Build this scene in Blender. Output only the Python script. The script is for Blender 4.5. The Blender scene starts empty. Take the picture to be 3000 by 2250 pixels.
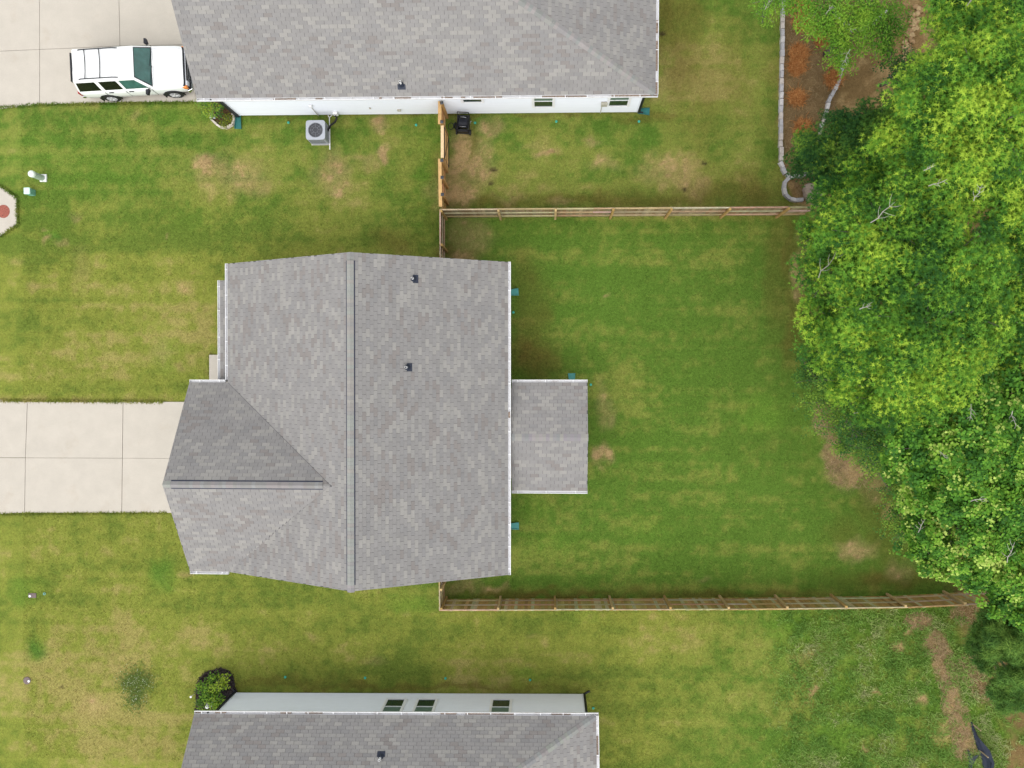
import bpy, math, random
import numpy as np
from mathutils import Matrix, Vector, Quaternion
R = math.radians
random.seed(11); rng = np.random.default_rng(11)
scene = bpy.context.scene
COL = scene.collection

# ------------------------------------------------------------------ camera
CAM_H = 35.0
FPX = 2303.0                       # focal length in pixels of the 3000 px wide photograph
cam_d = bpy.data.cameras.new('camera'); cam_d.sensor_width = 36.0; cam_d.lens = 36.0 * FPX / 3000.0
cam_d.clip_end = 2000.0
cam = bpy.data.objects.new('camera', cam_d); COL.objects.link(cam); scene.camera = cam
_fw = Vector((-100 / FPX, -20 / FPX, -1)).normalized()
_rt = _fw.cross(Vector((0, 1, 0))).normalized(); _up = _rt.cross(_fw)
CAMR = Matrix((_rt, _up, -_fw)).transposed()
cam.matrix_basis = Matrix.Translation((0, 0, CAM_H)) @ CAMR.to_4x4()

# ------------------------------------------------------------------ sky, sun, exposure
SUN_EL, SUN_AZ = R(62), R(198)     # azimuth clockwise from +Y (north): high, from the south
w = bpy.data.worlds.new('World'); scene.world = w; w.use_nodes = True
nt = w.node_tree; bg = nt.nodes['Background']
sky = nt.nodes.new('ShaderNodeTexSky'); sky.sky_type = 'NISHITA'; sky.sun_disc = False
sky.sun_elevation = SUN_EL; sky.sun_rotation = SUN_AZ; sky.dust_density = 1.5; sky.air_density = 1.0; sky.ozone_density = 1.0
hs = nt.nodes.new('ShaderNodeHueSaturation'); hs.inputs['Saturation'].default_value = 0.18   # an overcast sky is nearly white
nt.links.new(sky.outputs[0], hs.inputs['Color']); nt.links.new(hs.outputs[0], bg.inputs[0])
bg.inputs[1].default_value = 0.15
sd = bpy.data.lights.new('sun', 'SUN'); sd.energy = 0.95; sd.angle = R(95); sd.color = (1.0, 0.955, 0.88)
sun = bpy.data.objects.new('sun', sd); COL.objects.link(sun)
sdir = Vector((math.sin(SUN_AZ) * math.cos(SUN_EL), math.cos(SUN_AZ) * math.cos(SUN_EL), math.sin(SUN_EL)))
sun.rotation_euler = sdir.to_track_quat('Z', 'Y').to_euler(); sun.location = sdir * 60
vs = scene.view_settings
vs.view_transform = 'Standard'; vs.look = 'None'; vs.gamma = 1.0; vs.use_curve_mapping = False
vs.exposure = 1.0
scene.cycles.max_bounces = 6; scene.cycles.diffuse_bounces = 3; scene.cycles.transmission_bounces = 3
scene.cycles.use_denoising = True

def U(px, py, z=0.0):
    """the place at height z that the photograph's pixel (3000x2250) looks at"""
    d = CAMR @ Vector(((px - 1500) / FPX, -(py - 1125) / FPX, -1.0))
    t = (z - CAM_H) / d.z
    return Vector((d.x * t, d.y * t, z))

def project(P):
    """numpy (N,3) -> photo pixels"""
    Q = (np.asarray(P, float) - np.array([0, 0, CAM_H])) @ np.array(CAMR)
    return 1500 + FPX * Q[:, 0] / -Q[:, 2], 1125 - FPX * Q[:, 1] / -Q[:, 2]

# ------------------------------------------------------------------ materials
def mat(name, col=(.5, .5, .5), rough=.7, var=.12, scale=5.0, bump=0.0, bscale=60.0, spec=.3, metal=0.0,
        tint=False, transl=0.0, fine=None, objvar=0.0, stretch=None, coat=0.0, stain=None):
    m = bpy.data.materials.new(name); m.use_nodes = True
    t = m.node_tree; n = t.nodes; L = t.links; b = n['Principled BSDF']
    geo = n.new('ShaderNodeNewGeometry')
    vec = geo.outputs['Position']
    if stretch:
        mp = n.new('ShaderNodeMapping'); mp.inputs['Scale'].default_value = stretch; L.new(vec, mp.inputs[0]); vec2 = mp.outputs[0]
    else: vec2 = vec
    if tint:
        at = n.new('ShaderNodeAttribute'); at.attribute_name = 'tint'; cur = at.outputs['Color']
    else:
        rgb = n.new('ShaderNodeRGB'); rgb.outputs[0].default_value = (*col, 1); cur = rgb.outputs[0]
    def mul(cur, fac_out, lo, hi, fmin=.3, fmax=.7):
        mr = n.new('ShaderNodeMapRange'); mr.inputs['From Min'].default_value = fmin; mr.inputs['From Max'].default_value = fmax
        mr.inputs['To Min'].default_value = lo; mr.inputs['To Max'].default_value = hi; L.new(fac_out, mr.inputs['Value'])
        v = n.new('ShaderNodeVectorMath'); v.operation = 'SCALE'; L.new(cur, v.inputs[0]); L.new(mr.outputs[0], v.inputs['Scale'])
        return v.outputs[0]
    def noise(sc, det=4.0, ro=.6):
        nz = n.new('ShaderNodeTexNoise'); nz.inputs['Scale'].default_value = sc; nz.inputs['Detail'].default_value = det
        nz.inputs['Roughness'].default_value = ro; L.new(vec2, nz.inputs['Vector']); return nz.outputs[0]
    if var: cur = mul(cur, noise(scale), 1 - var, 1 + var)
    if fine: cur = mul(cur, noise(fine[0], 3.0, .7), 1 - fine[1], 1 + fine[1])
    if objvar:
        oi = n.new('ShaderNodeObjectInfo'); cur = mul(cur, oi.outputs['Random'], 1 - objvar, 1 + objvar, 0, 1)
    if stain:                                        # (colour, scale, threshold lo, hi, strength)
        mr = n.new('ShaderNodeMapRange'); mr.inputs['From Min'].default_value = stain[2]; mr.inputs['From Max'].default_value = stain[3]
        mr.inputs['To Max'].default_value = stain[4]; L.new(noise(stain[1], 6.0, .65), mr.inputs['Value'])
        mx = n.new('ShaderNodeMix'); mx.data_type = 'RGBA'; L.new(mr.outputs[0], mx.inputs[0]); L.new(cur, mx.inputs[6])
        mx.inputs[7].default_value = (*stain[0], 1); cur = mx.outputs[2]
    L.new(cur, b.inputs['Base Color'])
    b.inputs['Roughness'].default_value = rough; b.inputs['Metallic'].default_value = metal
    b.inputs['Specular IOR Level'].default_value = spec
    if coat: b.inputs['Coat Weight'].default_value = coat; b.inputs['Coat Roughness'].default_value = .08
    if bump:
        bp = n.new('ShaderNodeBump'); bp.inputs['Strength'].default_value = 1.0; bp.inputs['Distance'].default_value = bump
        L.new(noise(bscale, 5.0, .7), bp.inputs['Height']); L.new(bp.outputs[0], b.inputs['Normal'])
    if transl:
        tr = n.new('ShaderNodeBsdfTranslucent'); L.new(cur, tr.inputs['Color'])
        ms = n.new('ShaderNodeMixShader'); ms.inputs[0].default_value = transl
        L.new(b.outputs[0], ms.inputs[1]); L.new(tr.outputs[0], ms.inputs[2])
        L.new(ms.outputs[0], n['Material Output'].inputs['Surface'])
    return m

M = {}
M['lawn'] = mat('lawn', tint=True, rough=.95, var=.16, scale=9, fine=(42, .42), bump=.05, bscale=30, spec=.05)
M['blade'] = mat('grass_blade', tint=True, rough=.8, var=0, spec=.1, transl=.25)
M['concrete'] = mat('concrete', (.445, .408, .350), rough=.9, var=.045, scale=1.4, fine=(22, .05), bump=.002, bscale=120, spec=.15, stain=((.33, .255, .18), .8, .57, .78, .32))
M['shingle'] = mat('asphalt_shingle', tint=True, rough=.95, var=.05, scale=3, fine=(90, .12), bump=.002, bscale=300, spec=.12)
M['roofdeck'] = mat('shingle_underlay', (.075, .073, .075), rough=.95)
M['white'] = mat('white_paint', (.80, .80, .81), rough=.45, var=.03, scale=2, spec=.4)
M['siding'] = mat('white_siding', (.80, .83, .89), rough=.6, var=.02, scale=1.5, stretch=(1, 1, 6), spec=.3)
M['soffit'] = mat('soffit_white', (.7, .7, .7), rough=.7)
M['gutter'] = mat('gutter_white', (.70, .70, .71), rough=.4, var=.05, scale=4, spec=.4, stain=((.30, .22, .18), 2.6, .56, .74, .45))
M['litter'] = mat('leaf_litter', (.26, .20, .16), rough=1, var=.5, scale=20, bump=.01)
M['navy'] = mat('ridge_vent_plastic', (.018, .022, .045), rough=.6)
M['boot'] = mat('pipe_boot', (.022, .028, .045), rough=.5, var=.1)
M['pvc'] = mat('white_pvc', (.75, .75, .74), rough=.4, var=.03)
M['glass'] = mat('window_glass', (.012, .03, .025), rough=.06, var=0, spec=.9)
M['blind'] = mat('window_blind', (.10, .16, .13), rough=.35, var=.05, spec=.5)
M['darkmetal'] = mat('dark_downspout', (.012, .013, .018), rough=.45, var=.1)
M['teal'] = mat('teal_plastic', (.055, .24, .215), rough=.5, var=.12, scale=7)
M['darkteal'] = mat('dark_teal_plastic', (.02, .13, .12), rough=.5, var=.12, scale=7)
M['cap'] = mat('teal_cap_plastic', (.04, .33, .24), rough=.5)
M['ac'] = mat('grey_painted_steel', (.36, .38, .42), rough=.45, var=.05, spec=.4)
M['acdark'] = mat('grey_coil', (.06, .062, .07), rough=.6)
M['acblade'] = mat('fan_blade_metal', (.62, .62, .60), rough=.35, var=.05)
M['black'] = mat('black_plastic', (.012, .012, .014), rough=.4, var=.1)
M['rubber'] = mat('black_rubber', (.018, .018, .018), rough=.75, var=.1)
M['hose'] = mat('hose_black', (.02, .022, .03), rough=.35)
M['wood_old'] = mat('weathered_wood', tint=True, rough=.9, var=.18, scale=5, fine=(40, .16), stretch=(1, 1, .25), spec=.1)
M['wood_rail'] = mat('weathered_rail_wood', tint=True, rough=.9, var=.2, scale=4, fine=(30, .15), spec=.1)
M['wood_new'] = mat('new_cedar_wood', tint=True, rough=.8, var=.14, scale=5, fine=(30, .12), stretch=(1, 1, .3), spec=.15)
M['block'] = mat('concrete_block', tint=True, rough=.95, var=.1, scale=9, fine=(60, .12), bump=.006, bscale=40, spec=.1)
M['boulder'] = mat('boulder_stone', (.31, .25, .20), rough=.95, var=.2, scale=4, fine=(25, .15), bump=.03, bscale=8, spec=.1)
M['river'] = mat('river_stone', tint=True, rough=.8, var=.2, scale=10, spec=.2)
M['mulch_b'] = mat('black_mulch', (.030, .025, .026), rough=1, var=.4, scale=14, fine=(60, .4), bump=.03, bscale=35)
M['mulch_r'] = mat('brown_mulch', (.12, .06, .03), rough=1, var=.4, scale=14, fine=(60, .35), bump=.03, bscale=35)
M['leaf'] = mat('leaf', tint=True, rough=.65, var=.0, spec=.14, transl=.30)
M['leaf_gloss'] = mat('glossy_leaf', tint=True, rough=.5, var=.0, spec=.25, transl=.25)
M['bark'] = mat('bark_grey', (.13, .115, .10), rough=.95, var=.25, scale=8, bump=.01, bscale=20)
M['twig'] = mat('bare_twig', (.36, .33, .30), rough=.9, var=.15, scale=8)
M['straw'] = mat('dry_grass_straw', tint=True, rough=.9, var=.1, spec=.1, transl=.2)
M['silt'] = mat('silt_fence_fabric', (.014, .02, .038), rough=.6, var=.15, scale=10)
M['pink'] = mat('meter_lid', (.15, .115, .11), rough=.8, var=.2, scale=20)
M['rust'] = mat('rusty_iron', (.27, .085, .06), rough=.85, var=.25, scale=15, bump=.003)
M['pedestal'] = mat('pale_green_enamel', (.34, .42, .33), rough=.5, var=.05)
M['pedtop'] = mat('pale_green_cap', (.66, .72, .66), rough=.45, var=.03)
M['boxgreen'] = mat('utility_box_green', (.15, .34, .25), rough=.5, var=.06)
M['boxtop'] = mat('utility_box_lid', (.52, .72, .62), rough=.45, var=.04)
M['beige'] = mat('beige_plastic', (.40, .38, .31), rough=.5)
M['carpaint'] = mat('white_car_paint', (.80, .81, .80), rough=.25, var=.01, spec=.5, coat=.6)
M['carglass'] = mat('tinted_car_glass', (.006, .006, .007), rough=.05, var=0, spec=.7)
M['windshield'] = mat('windshield_glass', (.035, .105, .09), rough=.04, var=.3, scale=3, spec=.9)
M['chrome'] = mat('chrome', (.55, .56, .58), rough=.18, var=0, metal=1.0)
M['alloy'] = mat('alloy_wheel', (.50, .50, .50), rough=.4, metal=.0, var=.05)
M['trim'] = mat('black_trim', (.016, .017, .022), rough=.5, var=.1)
M['amber'] = mat('amber_lens', (.75, .22, .03), rough=.15, var=0, spec=.6)
M['redlens'] = mat('red_lens', (.35, .015, .015), rough=.15, var=0, spec=.6)
M['lens'] = mat('clear_lens', (.5, .52, .55), rough=.08, var=0, spec=.8)
M['flower'] = mat('clover_flower', (.62, .64, .45), rough=.8, var=.1)

# ------------------------------------------------------------------ object helpers
def ob(name, me, parent=None, mw=None):
    o = bpy.data.objects.new(name, me); COL.objects.link(o)
    if mw is not None: o.matrix_basis = mw
    if parent is not None:
        o.parent = parent; o.matrix_parent_inverse = parent.matrix_basis.inverted()
    return o

def thing(name, loc, label, cat, group=None):
    o = bpy.data.objects.new(name, None); COL.objects.link(o); o.location = loc; o.empty_display_size = .2
    return tag(o, label, cat, group)

def tag(o, label=None, cat=None, group=None, kind=None):
    if label: o['label'] = label
    if cat: o['category'] = cat
    if group: o['group'] = group
    if kind: o['kind'] = kind
    return o

def set_tint(me, cols, domain='POINT'):
    a = me.attributes.new('tint', 'FLOAT_COLOR', domain)
    c = np.ones((len(cols), 4), np.float32); c[:, :3] = cols
    a.data.foreach_set('color', c.ravel())

def np_mesh(name, V, loops, starts, totals, mats, cols=None, smooth=False, domain='POINT'):
    me = bpy.data.meshes.new(name)
    me.vertices.add(len(V)); me.vertices.foreach_set('co', np.asarray(V, np.float32).ravel())
    me.loops.add(len(loops)); me.loops.foreach_set('vertex_index', np.asarray(loops, np.int32))
    me.polygons.add(len(starts)); me.polygons.foreach_set('loop_start', np.asarray(starts, np.int32))
    me.polygons.foreach_set('loop_total', np.asarray(totals, np.int32))
    if cols is not None: set_tint(me, cols, domain)
    me.update(calc_edges=True); me.validate()
    for m in mats: me.materials.append(m)
    me.polygons.foreach_set('use_smooth', np.full(len(starts), smooth))
    return me

class MB:
    """collects shapes, builds ONE mesh object"""
    def __init__(s, T=None): s.v = []; s.f = []; s.mi = []; s.c = []; s.T = T; s.cur = 0; s.col = None
    def add(s, vs, fs):
        k = len(s.v)
        for p in vs:
            p = Vector(p); s.v.append(s.T @ p if s.T is not None else p)
            s.c.append(s.col or (1, 1, 1))
        for f in fs: s.f.append(tuple(i + k for i in f)); s.mi.append(s.cur)
        return s
    def hexa(s, p):            # 8 corners: bottom 0-3 ccw, top 4-7 ccw
        return s.add(p, [(3, 2, 1, 0), (4, 5, 6, 7), (0, 1, 5, 4), (1, 2, 6, 5), (2, 3, 7, 6), (3, 0, 4, 7)])
    def box(s, x0, x1, y0, y1, z0, z1):
        return s.hexa([(x0, y0, z0), (x1, y0, z0), (x1, y1, z0), (x0, y1, z0), (x0, y0, z1), (x1, y0, z1), (x1, y1, z1), (x0, y1, z1)])
    def prism(s, pts, z0, z1):  # plan polygon ccw
        n = len(pts); vs = [(x, y, z0) for x, y in pts] + [(x, y, z1) for x, y in pts]
        return s.add(vs, [tuple(range(n - 1, -1, -1)), tuple(range(n, 2 * n))] + [(i, (i + 1) % n, n + (i + 1) % n, n + i) for i in range(n)])
    def slab3(s, pts, d):       # 3d polygon (seen from +normal ccw) extruded by vector -d
        n = len(pts); d = Vector(d); vs = [Vector(p) for p in pts] + [Vector(p) - d for p in pts]
        return s.add(vs, [tuple(range(n)), tuple(range(2 * n - 1, n - 1, -1))] + [(i, n + i, n + (i + 1) % n, (i + 1) % n) for i in range(n)])
    def tube(s, pts, rad, n=6, cap=True):
        pts = [Vector(p) for p in pts]; rad = [rad] * len(pts) if not hasattr(rad, '__len__') else rad
        vs = []; ref = Vector((.13, .27, 1)).normalized()
        for i, p in enumerate(pts):
            t = (pts[min(i + 1, len(pts) - 1)] - pts[max(i - 1, 0)]).normalized()
            a = t.cross(ref if abs(t.dot(ref)) < .95 else Vector((1, 0, 0))).normalized(); b = t.cross(a)
            for k in range(n):
                q = 2 * math.pi * k / n; vs.append(p + (a * math.cos(q) + b * math.sin(q)) * rad[i])
        fs = [(i * n + k, i * n + (k + 1) % n, (i + 1) * n + (k + 1) % n, (i + 1) * n + k) for i in range(len(pts) - 1) for k in range(n)]
        if cap: fs += [tuple(range(n - 1, -1, -1)), tuple(range((len(pts) - 1) * n, len(pts) * n))]
        return s.add(vs, fs)
    def lathe(s, prof, c=(0, 0, 0), n=16, axis='z', close=True):
        c = Vector(c); vs = []
        for r, h in prof:
            for k in range(n):
                q = 2 * math.pi * k / n; a, b = r * math.cos(q), r * math.sin(q)
                vs.append(c + (Vector((a, b, h)) if axis == 'z' else Vector((a, -h, b)) if axis == 'y' else Vector((h, a, b))))
        m = len(prof)
        fs = [(i * n + k, i * n + (k + 1) % n, (i + 1) * n + (k + 1) % n, (i + 1) * n + k) for i in range(m - 1) for k in range(n)]
        if close: fs += [tuple(range(n - 1, -1, -1)), tuple(range((m - 1) * n, m * n))]
        return s.add(vs, fs)
    def mesh(s, name, mats, origin=None, smooth=False, tint=False):
        o = Vector(origin) if origin is not None else Vector()
        me = bpy.data.meshes.new(name); me.from_pydata([tuple(p - o) for p in s.v], [], s.f)
        for m in (mats if isinstance(mats, (list, tuple)) else [mats]): me.materials.append(m)
        me.polygons.foreach_set('material_index', s.mi)
        me.polygons.foreach_set('use_smooth', [smooth] * len(s.f))
        if tint: set_tint(me, np.array(s.c))
        me.update(); return me
    def build(s, name, mats, parent=None, origin=None, smooth=False, bevel=0, tint=False, seg=2):
        me = s.mesh(name, mats, origin, smooth, tint)
        o = ob(name, me, parent, Matrix.Translation(origin) if origin is not None else None)
        if bevel:
            b = o.modifiers.new('bevel', 'BEVEL'); b.width = bevel; b.segments = seg; b.limit_method = 'ANGLE'; b.angle_limit = R(35)
        return o

# ------------------------------------------------------------------ noise on arrays
def _hash(ix, iy, seed):
    h = (ix.astype(np.int64) * 374761393 + iy.astype(np.int64) * 668265263 + seed * 982451653) & 0xFFFFFFFF
    h = ((h ^ (h >> 13)) * 1274126177) & 0xFFFFFFFF
    return ((h ^ (h >> 16)) & 0xFFFFFF) / float(0xFFFFFF)
def vnoise(x, y, seed=0):
    ix = np.floor(x); iy = np.floor(y); fx = x - ix; fy = y - iy
    fx = fx * fx * (3 - 2 * fx); fy = fy * fy * (3 - 2 * fy)
    a = _hash(ix, iy, seed); b = _hash(ix + 1, iy, seed); c = _hash(ix, iy + 1, seed); d = _hash(ix + 1, iy + 1, seed)
    return (a * (1 - fx) + b * fx) * (1 - fy) + (c * (1 - fx) + d * fx) * fy
def fbm(x, y, size, octv=4, seed=0, rough=.55):
    t = 0; amp = 1; s = 0; f = 1 / size
    for k in range(octv):
        t = t + amp * vnoise(x * f + 17.3 * k, y * f - 9.1 * k, seed + k); s += amp; amp *= rough; f *= 2.03
    return t / s
def sstep(x, a, b):
    t = np.clip((x - a) / (b - a), 0, 1); return t * t * (3 - 2 * t)
# ------------------------------------------------------------------ the ground: one sheet, with the grass' own colours and some painted shade
C_GREEN = np.array([.094, .172, .024]); C_YELL = np.array([.200, .232, .046]); C_DRY = np.array([.33, .275, .095])
C_BARE = np.array([.40, .275, .135]); C_SHADE_THATCH = np.array([.130, .098, .024]); C_LUSH = np.array([.125, .235, .028])
C_GRF = np.array([.125, .172, .028]); C_YLF = np.array([.212, .238, .042]); C_STRAW = np.array([.20, .132, .064]); C_DIRT = np.array([.20, .12, .055])
# worn, dry, weedy and shade-darkened patches: photo px, py, rx, ry, strength
BARE = [(600,475,38,22,.9),(640,500,70,45,.55),(700,520,85,55,.6),(772,545,30,25,.6),(975,505,55,60,.6),(985,560,22,28,.6),(1128,445,22,26,.9),(1070,470,45,18,.5),
 (1112,358,26,22,.85),(1345,465,34,95,.9),(1335,560,70,50,.85),(1400,500,50,65,.75),(1420,450,40,50,.5),(1435,372,36,26,.7),(1350,400,25,40,.6),(1605,458,42,11,.85),(1560,430,40,14,.35),
 (1720,420,34,12,.6),(1780,480,50,22,.5),(1960,500,80,45,.55),(2030,540,60,25,.4),(1650,590,45,12,.55),(1500,585,60,14,.45),(1365,700,65,50,.55),(1345,745,45,20,.6),
 (1765,1190,22,70,.4),(1762,1335,24,26,.95),(1790,1240,20,30,.5),(1778,872,16,12,.6),(1350,1722,50,14,.5),(1440,1728,40,10,.6),
 (2342,790,16,80,.85),(2350,700,14,60,.6),(2412,1232,22,45,.95),(2430,1290,18,40,.8),(2450,1330,30,50,.9),(2490,1385,58,42,.9),(2560,1425,40,40,.6),(2500,1612,55,30,.7),(2600,1500,24,20,.5),
 (2630,1670,35,30,.6),(2690,1820,35,22,.7),(2665,1865,18,16,.8),(2740,1890,30,36,.85),(2765,1950,22,60,.95),(2785,2040,24,70,.95),(2812,2120,24,60,.95),(2825,2185,34,40,.8),
 (2630,1900,22,18,.7),(2700,2040,16,26,.85),(2385,2030,14,14,.8),(2360,1925,40,26,.45),(2540,2190,12,20,.7),(2570,2035,10,9,.8),(2770,2140,40,40,.5),
 (125,705,14,12,.7),(122,672,10,8,.6),(178,720,24,14,.5),(215,645,24,14,.4),(480,705,9,11,.6),(240,790,30,60,.3),(45,760,26,18,.3),(535,860,18,12,.4),(85,835,12,14,.5),
 (535,1078,14,14,.5),(460,1030,30,40,.3),(535,1690,22,12,.55),(330,1930,30,45,.35),(270,2065,50,30,.4),(1100,1930,40,16,.3),(910,1870,16,14,.4),(1570,1860,26,10,.35),(600,1880,40,16,.3),(2060,1690,16,9,.5),(395,345,24,14,.35)]
DRYP = [(650,570,120,60,.35),(770,500,60,90,.3),(1010,640,200,60,.3),(300,850,260,130,.22),(240,1000,200,90,.2),(560,950,80,120,.2),(340,1900,240,120,.25),(240,2100,260,130,.3),
 (900,1900,380,60,.25),(1560,1930,300,60,.25),(1980,1900,200,80,.2),(1900,2150,160,80,.25),(2050,250,110,220,.25),(2030,520,130,70,.35),(2160,420,60,140,.3),(1440,540,120,60,.35),
 (560,1860,160,60,.2),(800,600,200,50,.15),(100,1640,120,60,.3),(200,1760,150,60,.15),(1980,800,160,30,.12),(1850,1150,60,160,.18),(1730,1000,110,60,.1),(2060,1430,90,60,.12),(2350,2000,60,70,.25)]
SHADE_THATCH = [(1560,1040,70,70,.75),(1560,930,60,120,.4),(1540,800,50,60,.3),(1440,600,170,22,.5),(1900,590,260,24,.45),(2010,140,60,200,.5),(2200,560,90,60,.55),(2270,300,40,240,.25),(1330,745,60,20,.6),(1150,700,60,40,.4),
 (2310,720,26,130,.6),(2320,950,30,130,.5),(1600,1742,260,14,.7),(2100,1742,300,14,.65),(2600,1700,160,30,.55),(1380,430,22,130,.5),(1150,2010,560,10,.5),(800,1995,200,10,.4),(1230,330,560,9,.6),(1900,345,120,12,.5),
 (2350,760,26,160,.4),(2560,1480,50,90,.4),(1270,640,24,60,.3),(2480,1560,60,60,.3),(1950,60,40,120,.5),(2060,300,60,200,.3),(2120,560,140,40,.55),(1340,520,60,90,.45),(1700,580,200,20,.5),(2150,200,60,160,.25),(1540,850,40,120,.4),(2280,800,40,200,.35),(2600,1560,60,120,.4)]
LUSH = [(2240,1210,70,50,.55),(2260,1235,40,30,.5),(2330,1850,80,60,.6),(2290,1850,30,40,.5),(2300,1980,30,60,.5),(2400,1880,90,60,.4),(2480,1960,120,80,.4),(2600,1990,60,60,.4),(2440,2140,110,60,.45),(2330,2200,80,40,.5),
 (2620,2120,50,50,.4),(2860,2120,50,60,.6),(2900,2170,60,50,.5),(2820,2010,40,30,.3),(1560,1500,50,50,.35),(1900,1560,80,50,.25),(1700,1800,60,30,.2),(105,1900,38,34,.3),(80,1730,60,40,.4),(470,1690,40,50,.5),(140,690,24,20,.6),(250,500,200,80,.25),(100,450,80,60,.3),
 (560,640,60,30,.15),(1260,500,40,160,.3),(600,330,120,40,.3),(1200,1770,60,30,.4),(1550,1970,60,16,.4),(480,1050,40,50,.25),(1620,1600,90,50,.3),(2400,1250,60,60,.2),(2540,1380,20,20,.3)]
def poly_mask(px, py, pts, soft=10):
    """soft inside test for a pixel polygon"""
    pts = np.array(pts, float); inside = np.zeros(px.shape, bool); dmin = np.full(px.shape, 1e9)
    n = len(pts)
    for i in range(n):
        x0, y0 = pts[i]; x1, y1 = pts[(i + 1) % n]
        c = ((y0 > py) != (y1 > py)); xi = (x1 - x0) * (py - y0) / ((y1 - y0) if y1 != y0 else 1e-9) + x0
        inside ^= c & (px < xi)
        t = np.clip(((px - x0) * (x1 - x0) + (py - y0) * (y1 - y0)) / ((x1 - x0) ** 2 + (y1 - y0) ** 2), 0, 1)
        dmin = np.minimum(dmin, np.hypot(px - x0 - t * (x1 - x0), py - y0 - t * (y1 - y0)))
    return np.clip(.5 + np.where(inside, dmin, -dmin) / (2 * soft), 0, 1)
BED = [(2292,-80),(2292,420),(2300,490),(2330,600),(2480,600),(2700,600),(2760,300),(2800,-80)]
STRAWBED = [(2296,-80),(2292,420),(2305,495),(2350,590),(2420,590),(2420,400),(2480,190),(2600,60),(2700,-80)]
WOODS = [(2335,620),(2345,900),(2380,1100),(2420,1240),(2530,1350),(2600,1390),(2640,1560),(2690,1680),(2780,1700),(2790,1780),(2840,1900),(2870,2050),(2960,2150),(2930,2300),(3400,2300),(3400,-200),(2760,-200),(2700,400),(2600,560)]
def ground_color(x, y):
    P = np.stack([x, y, np.zeros_like(x)], 1); px, py = project(P)
    big = fbm(x, y, 3.4, 4, 1); mid = fbm(x, y, .9, 3, 20); fin = fbm(x, y, .28, 3, 40)
    streak = fbm(x * .16, y * 1.7, 1.0, 3, 60)
    streak2 = fbm(x * .05 + 3, y * 3.1, 1.0, 2, 65)
    wob = (fbm(x, y, .7, 3, 80) - .5); wob2 = (fbm(x + 50, y, .7, 3, 90) - .5)
    qx = px + wob * 60; qy = py + wob2 * 60
    dry = .44 + 1.0 * (big - .5) + .62 * (mid - .5) + .72 * (fin - .5) + .45 * (streak - .5) + .42 * (streak2 - .5)
    xf = fbm(x, y, .13, 2, 70)
    backyard = sstep(px, 1270, 1330) * sstep(py, 600, 660) * (1 - sstep(py, 1745, 1790))
    dry = dry + backyard * (-.22 - .55 * .95 * (big - .5) - .2 * (mid - .5) + .2 * (streak - .5)) + .16 * (1 - sstep(px, 600, 1300)) * sstep(py, 600, 900)
    dry = dry - .12 * (1 - sstep(py, 480, 640)) * (1 - sstep(px, 1000, 1250))
    se = sstep(px + wob * 120, 2250, 2310) * sstep(py, 1770, 1800)
    dry = dry - .05 * se
    def blobs(L, gain=1.0, e=1.0):
        t = np.zeros_like(x)
        for bx, by, rx, ry, st in L:
            d = np.sqrt(((qx - bx) / rx) ** 2 + ((qy - by) / ry) ** 2)
            t = np.maximum(t, st * (1 - sstep(d, .25, 1.55)))
        return t * gain
    dry = dry + blobs(DRYP, 1.0)
    dry = np.clip(dry, 0, 1.15)[:, None]
    fr = ((1 - sstep(px, 900, 1500)) * sstep(py, 450, 800) + sstep(py, 1740, 1800) * (1 - sstep(px, 1800, 2300))).clip(0, 1)[:, None]
    g0 = C_GREEN + (C_GRF - C_GREEN) * fr; y0 = C_YELL + (C_YLF - C_YELL) * fr
    c = g0 + (y0 - g0) * sstep(dry, .12, .72)
    c = c + (C_DRY - c) * (.75 * sstep(dry, .66, 1.12))
    lush = blobs(LUSH) * (.45 + 1.1 * mid)
    c = c + (C_LUSH - c) * np.clip(lush, 0, .9)[:, None]
    th = blobs(SHADE_THATCH) * (.6 + .9 * mid)  # dormant thatch, plus shade by walls and fences painted into the grass colour
    c = c + (C_SHADE_THATCH - c) * np.clip(th, 0, .85)[:, None]
    bb = blobs(BARE); br = np.where(bb > 0, sstep(bb * 1.05 + 1.0 * (fin - .5) + .7 * (xf - .5) + .4 * (mid - .5), .38, .95), 0) * np.minimum(bb * 3, 1) * .9
    br = np.maximum(br, bb * .78 * (.5 + 1.0 * fin))
    c = c + (C_BARE * (.75 + .5 * mid[:, None]) - c) * np.clip(br, 0, 1)[:, None]
    for sx, sy, r1, r2, k_ in ((105,1900,34,30,.8),(152,700,20,16,.6),(470,1690,30,36,.5),(60,1470,30,26,.4)):
        m_ = (1 - sstep(np.hypot((qx - sx) / r1, (qy - sy) / r2), .2, 1.5))[:, None]; c = c + (np.array([.062, .150, .022]) - c) * m_ * k_
    for sx, sy, r1, r2 in ((1443,495,12,6),(1452,497,8,4),(1440,538,10,6),(2005,557,8,7),(178,2018,6,4),(1940,100,14,8),(2065,480,10,6)):
        m_ = (1 - sstep(np.hypot((px + wob * 14 - sx) / r1, (py + wob2 * 14 - sy) / r2), .5, 1.3))[:, None]; c = c + (np.array([.05, .035, .02]) - c) * m_ * .85
    b = poly_mask(qx, qy, BED, 8); s = poly_mask(px + wob * 10, py + wob2 * 10, STRAWBED, 5); wd = poly_mask(qx, qy, WOODS, 22)
    dirt = C_DIRT * (.75 + .7 * mid[:, None]) + (C_BARE - C_DIRT) * (.55 * sstep(fin, .42, .75))[:, None]
    c = c + (dirt - c) * (b * .92)[:, None]
    c = c + (C_STRAW * (.72 + .6 * fin[:, None]) - c) * (s * .95)[:, None]
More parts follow.
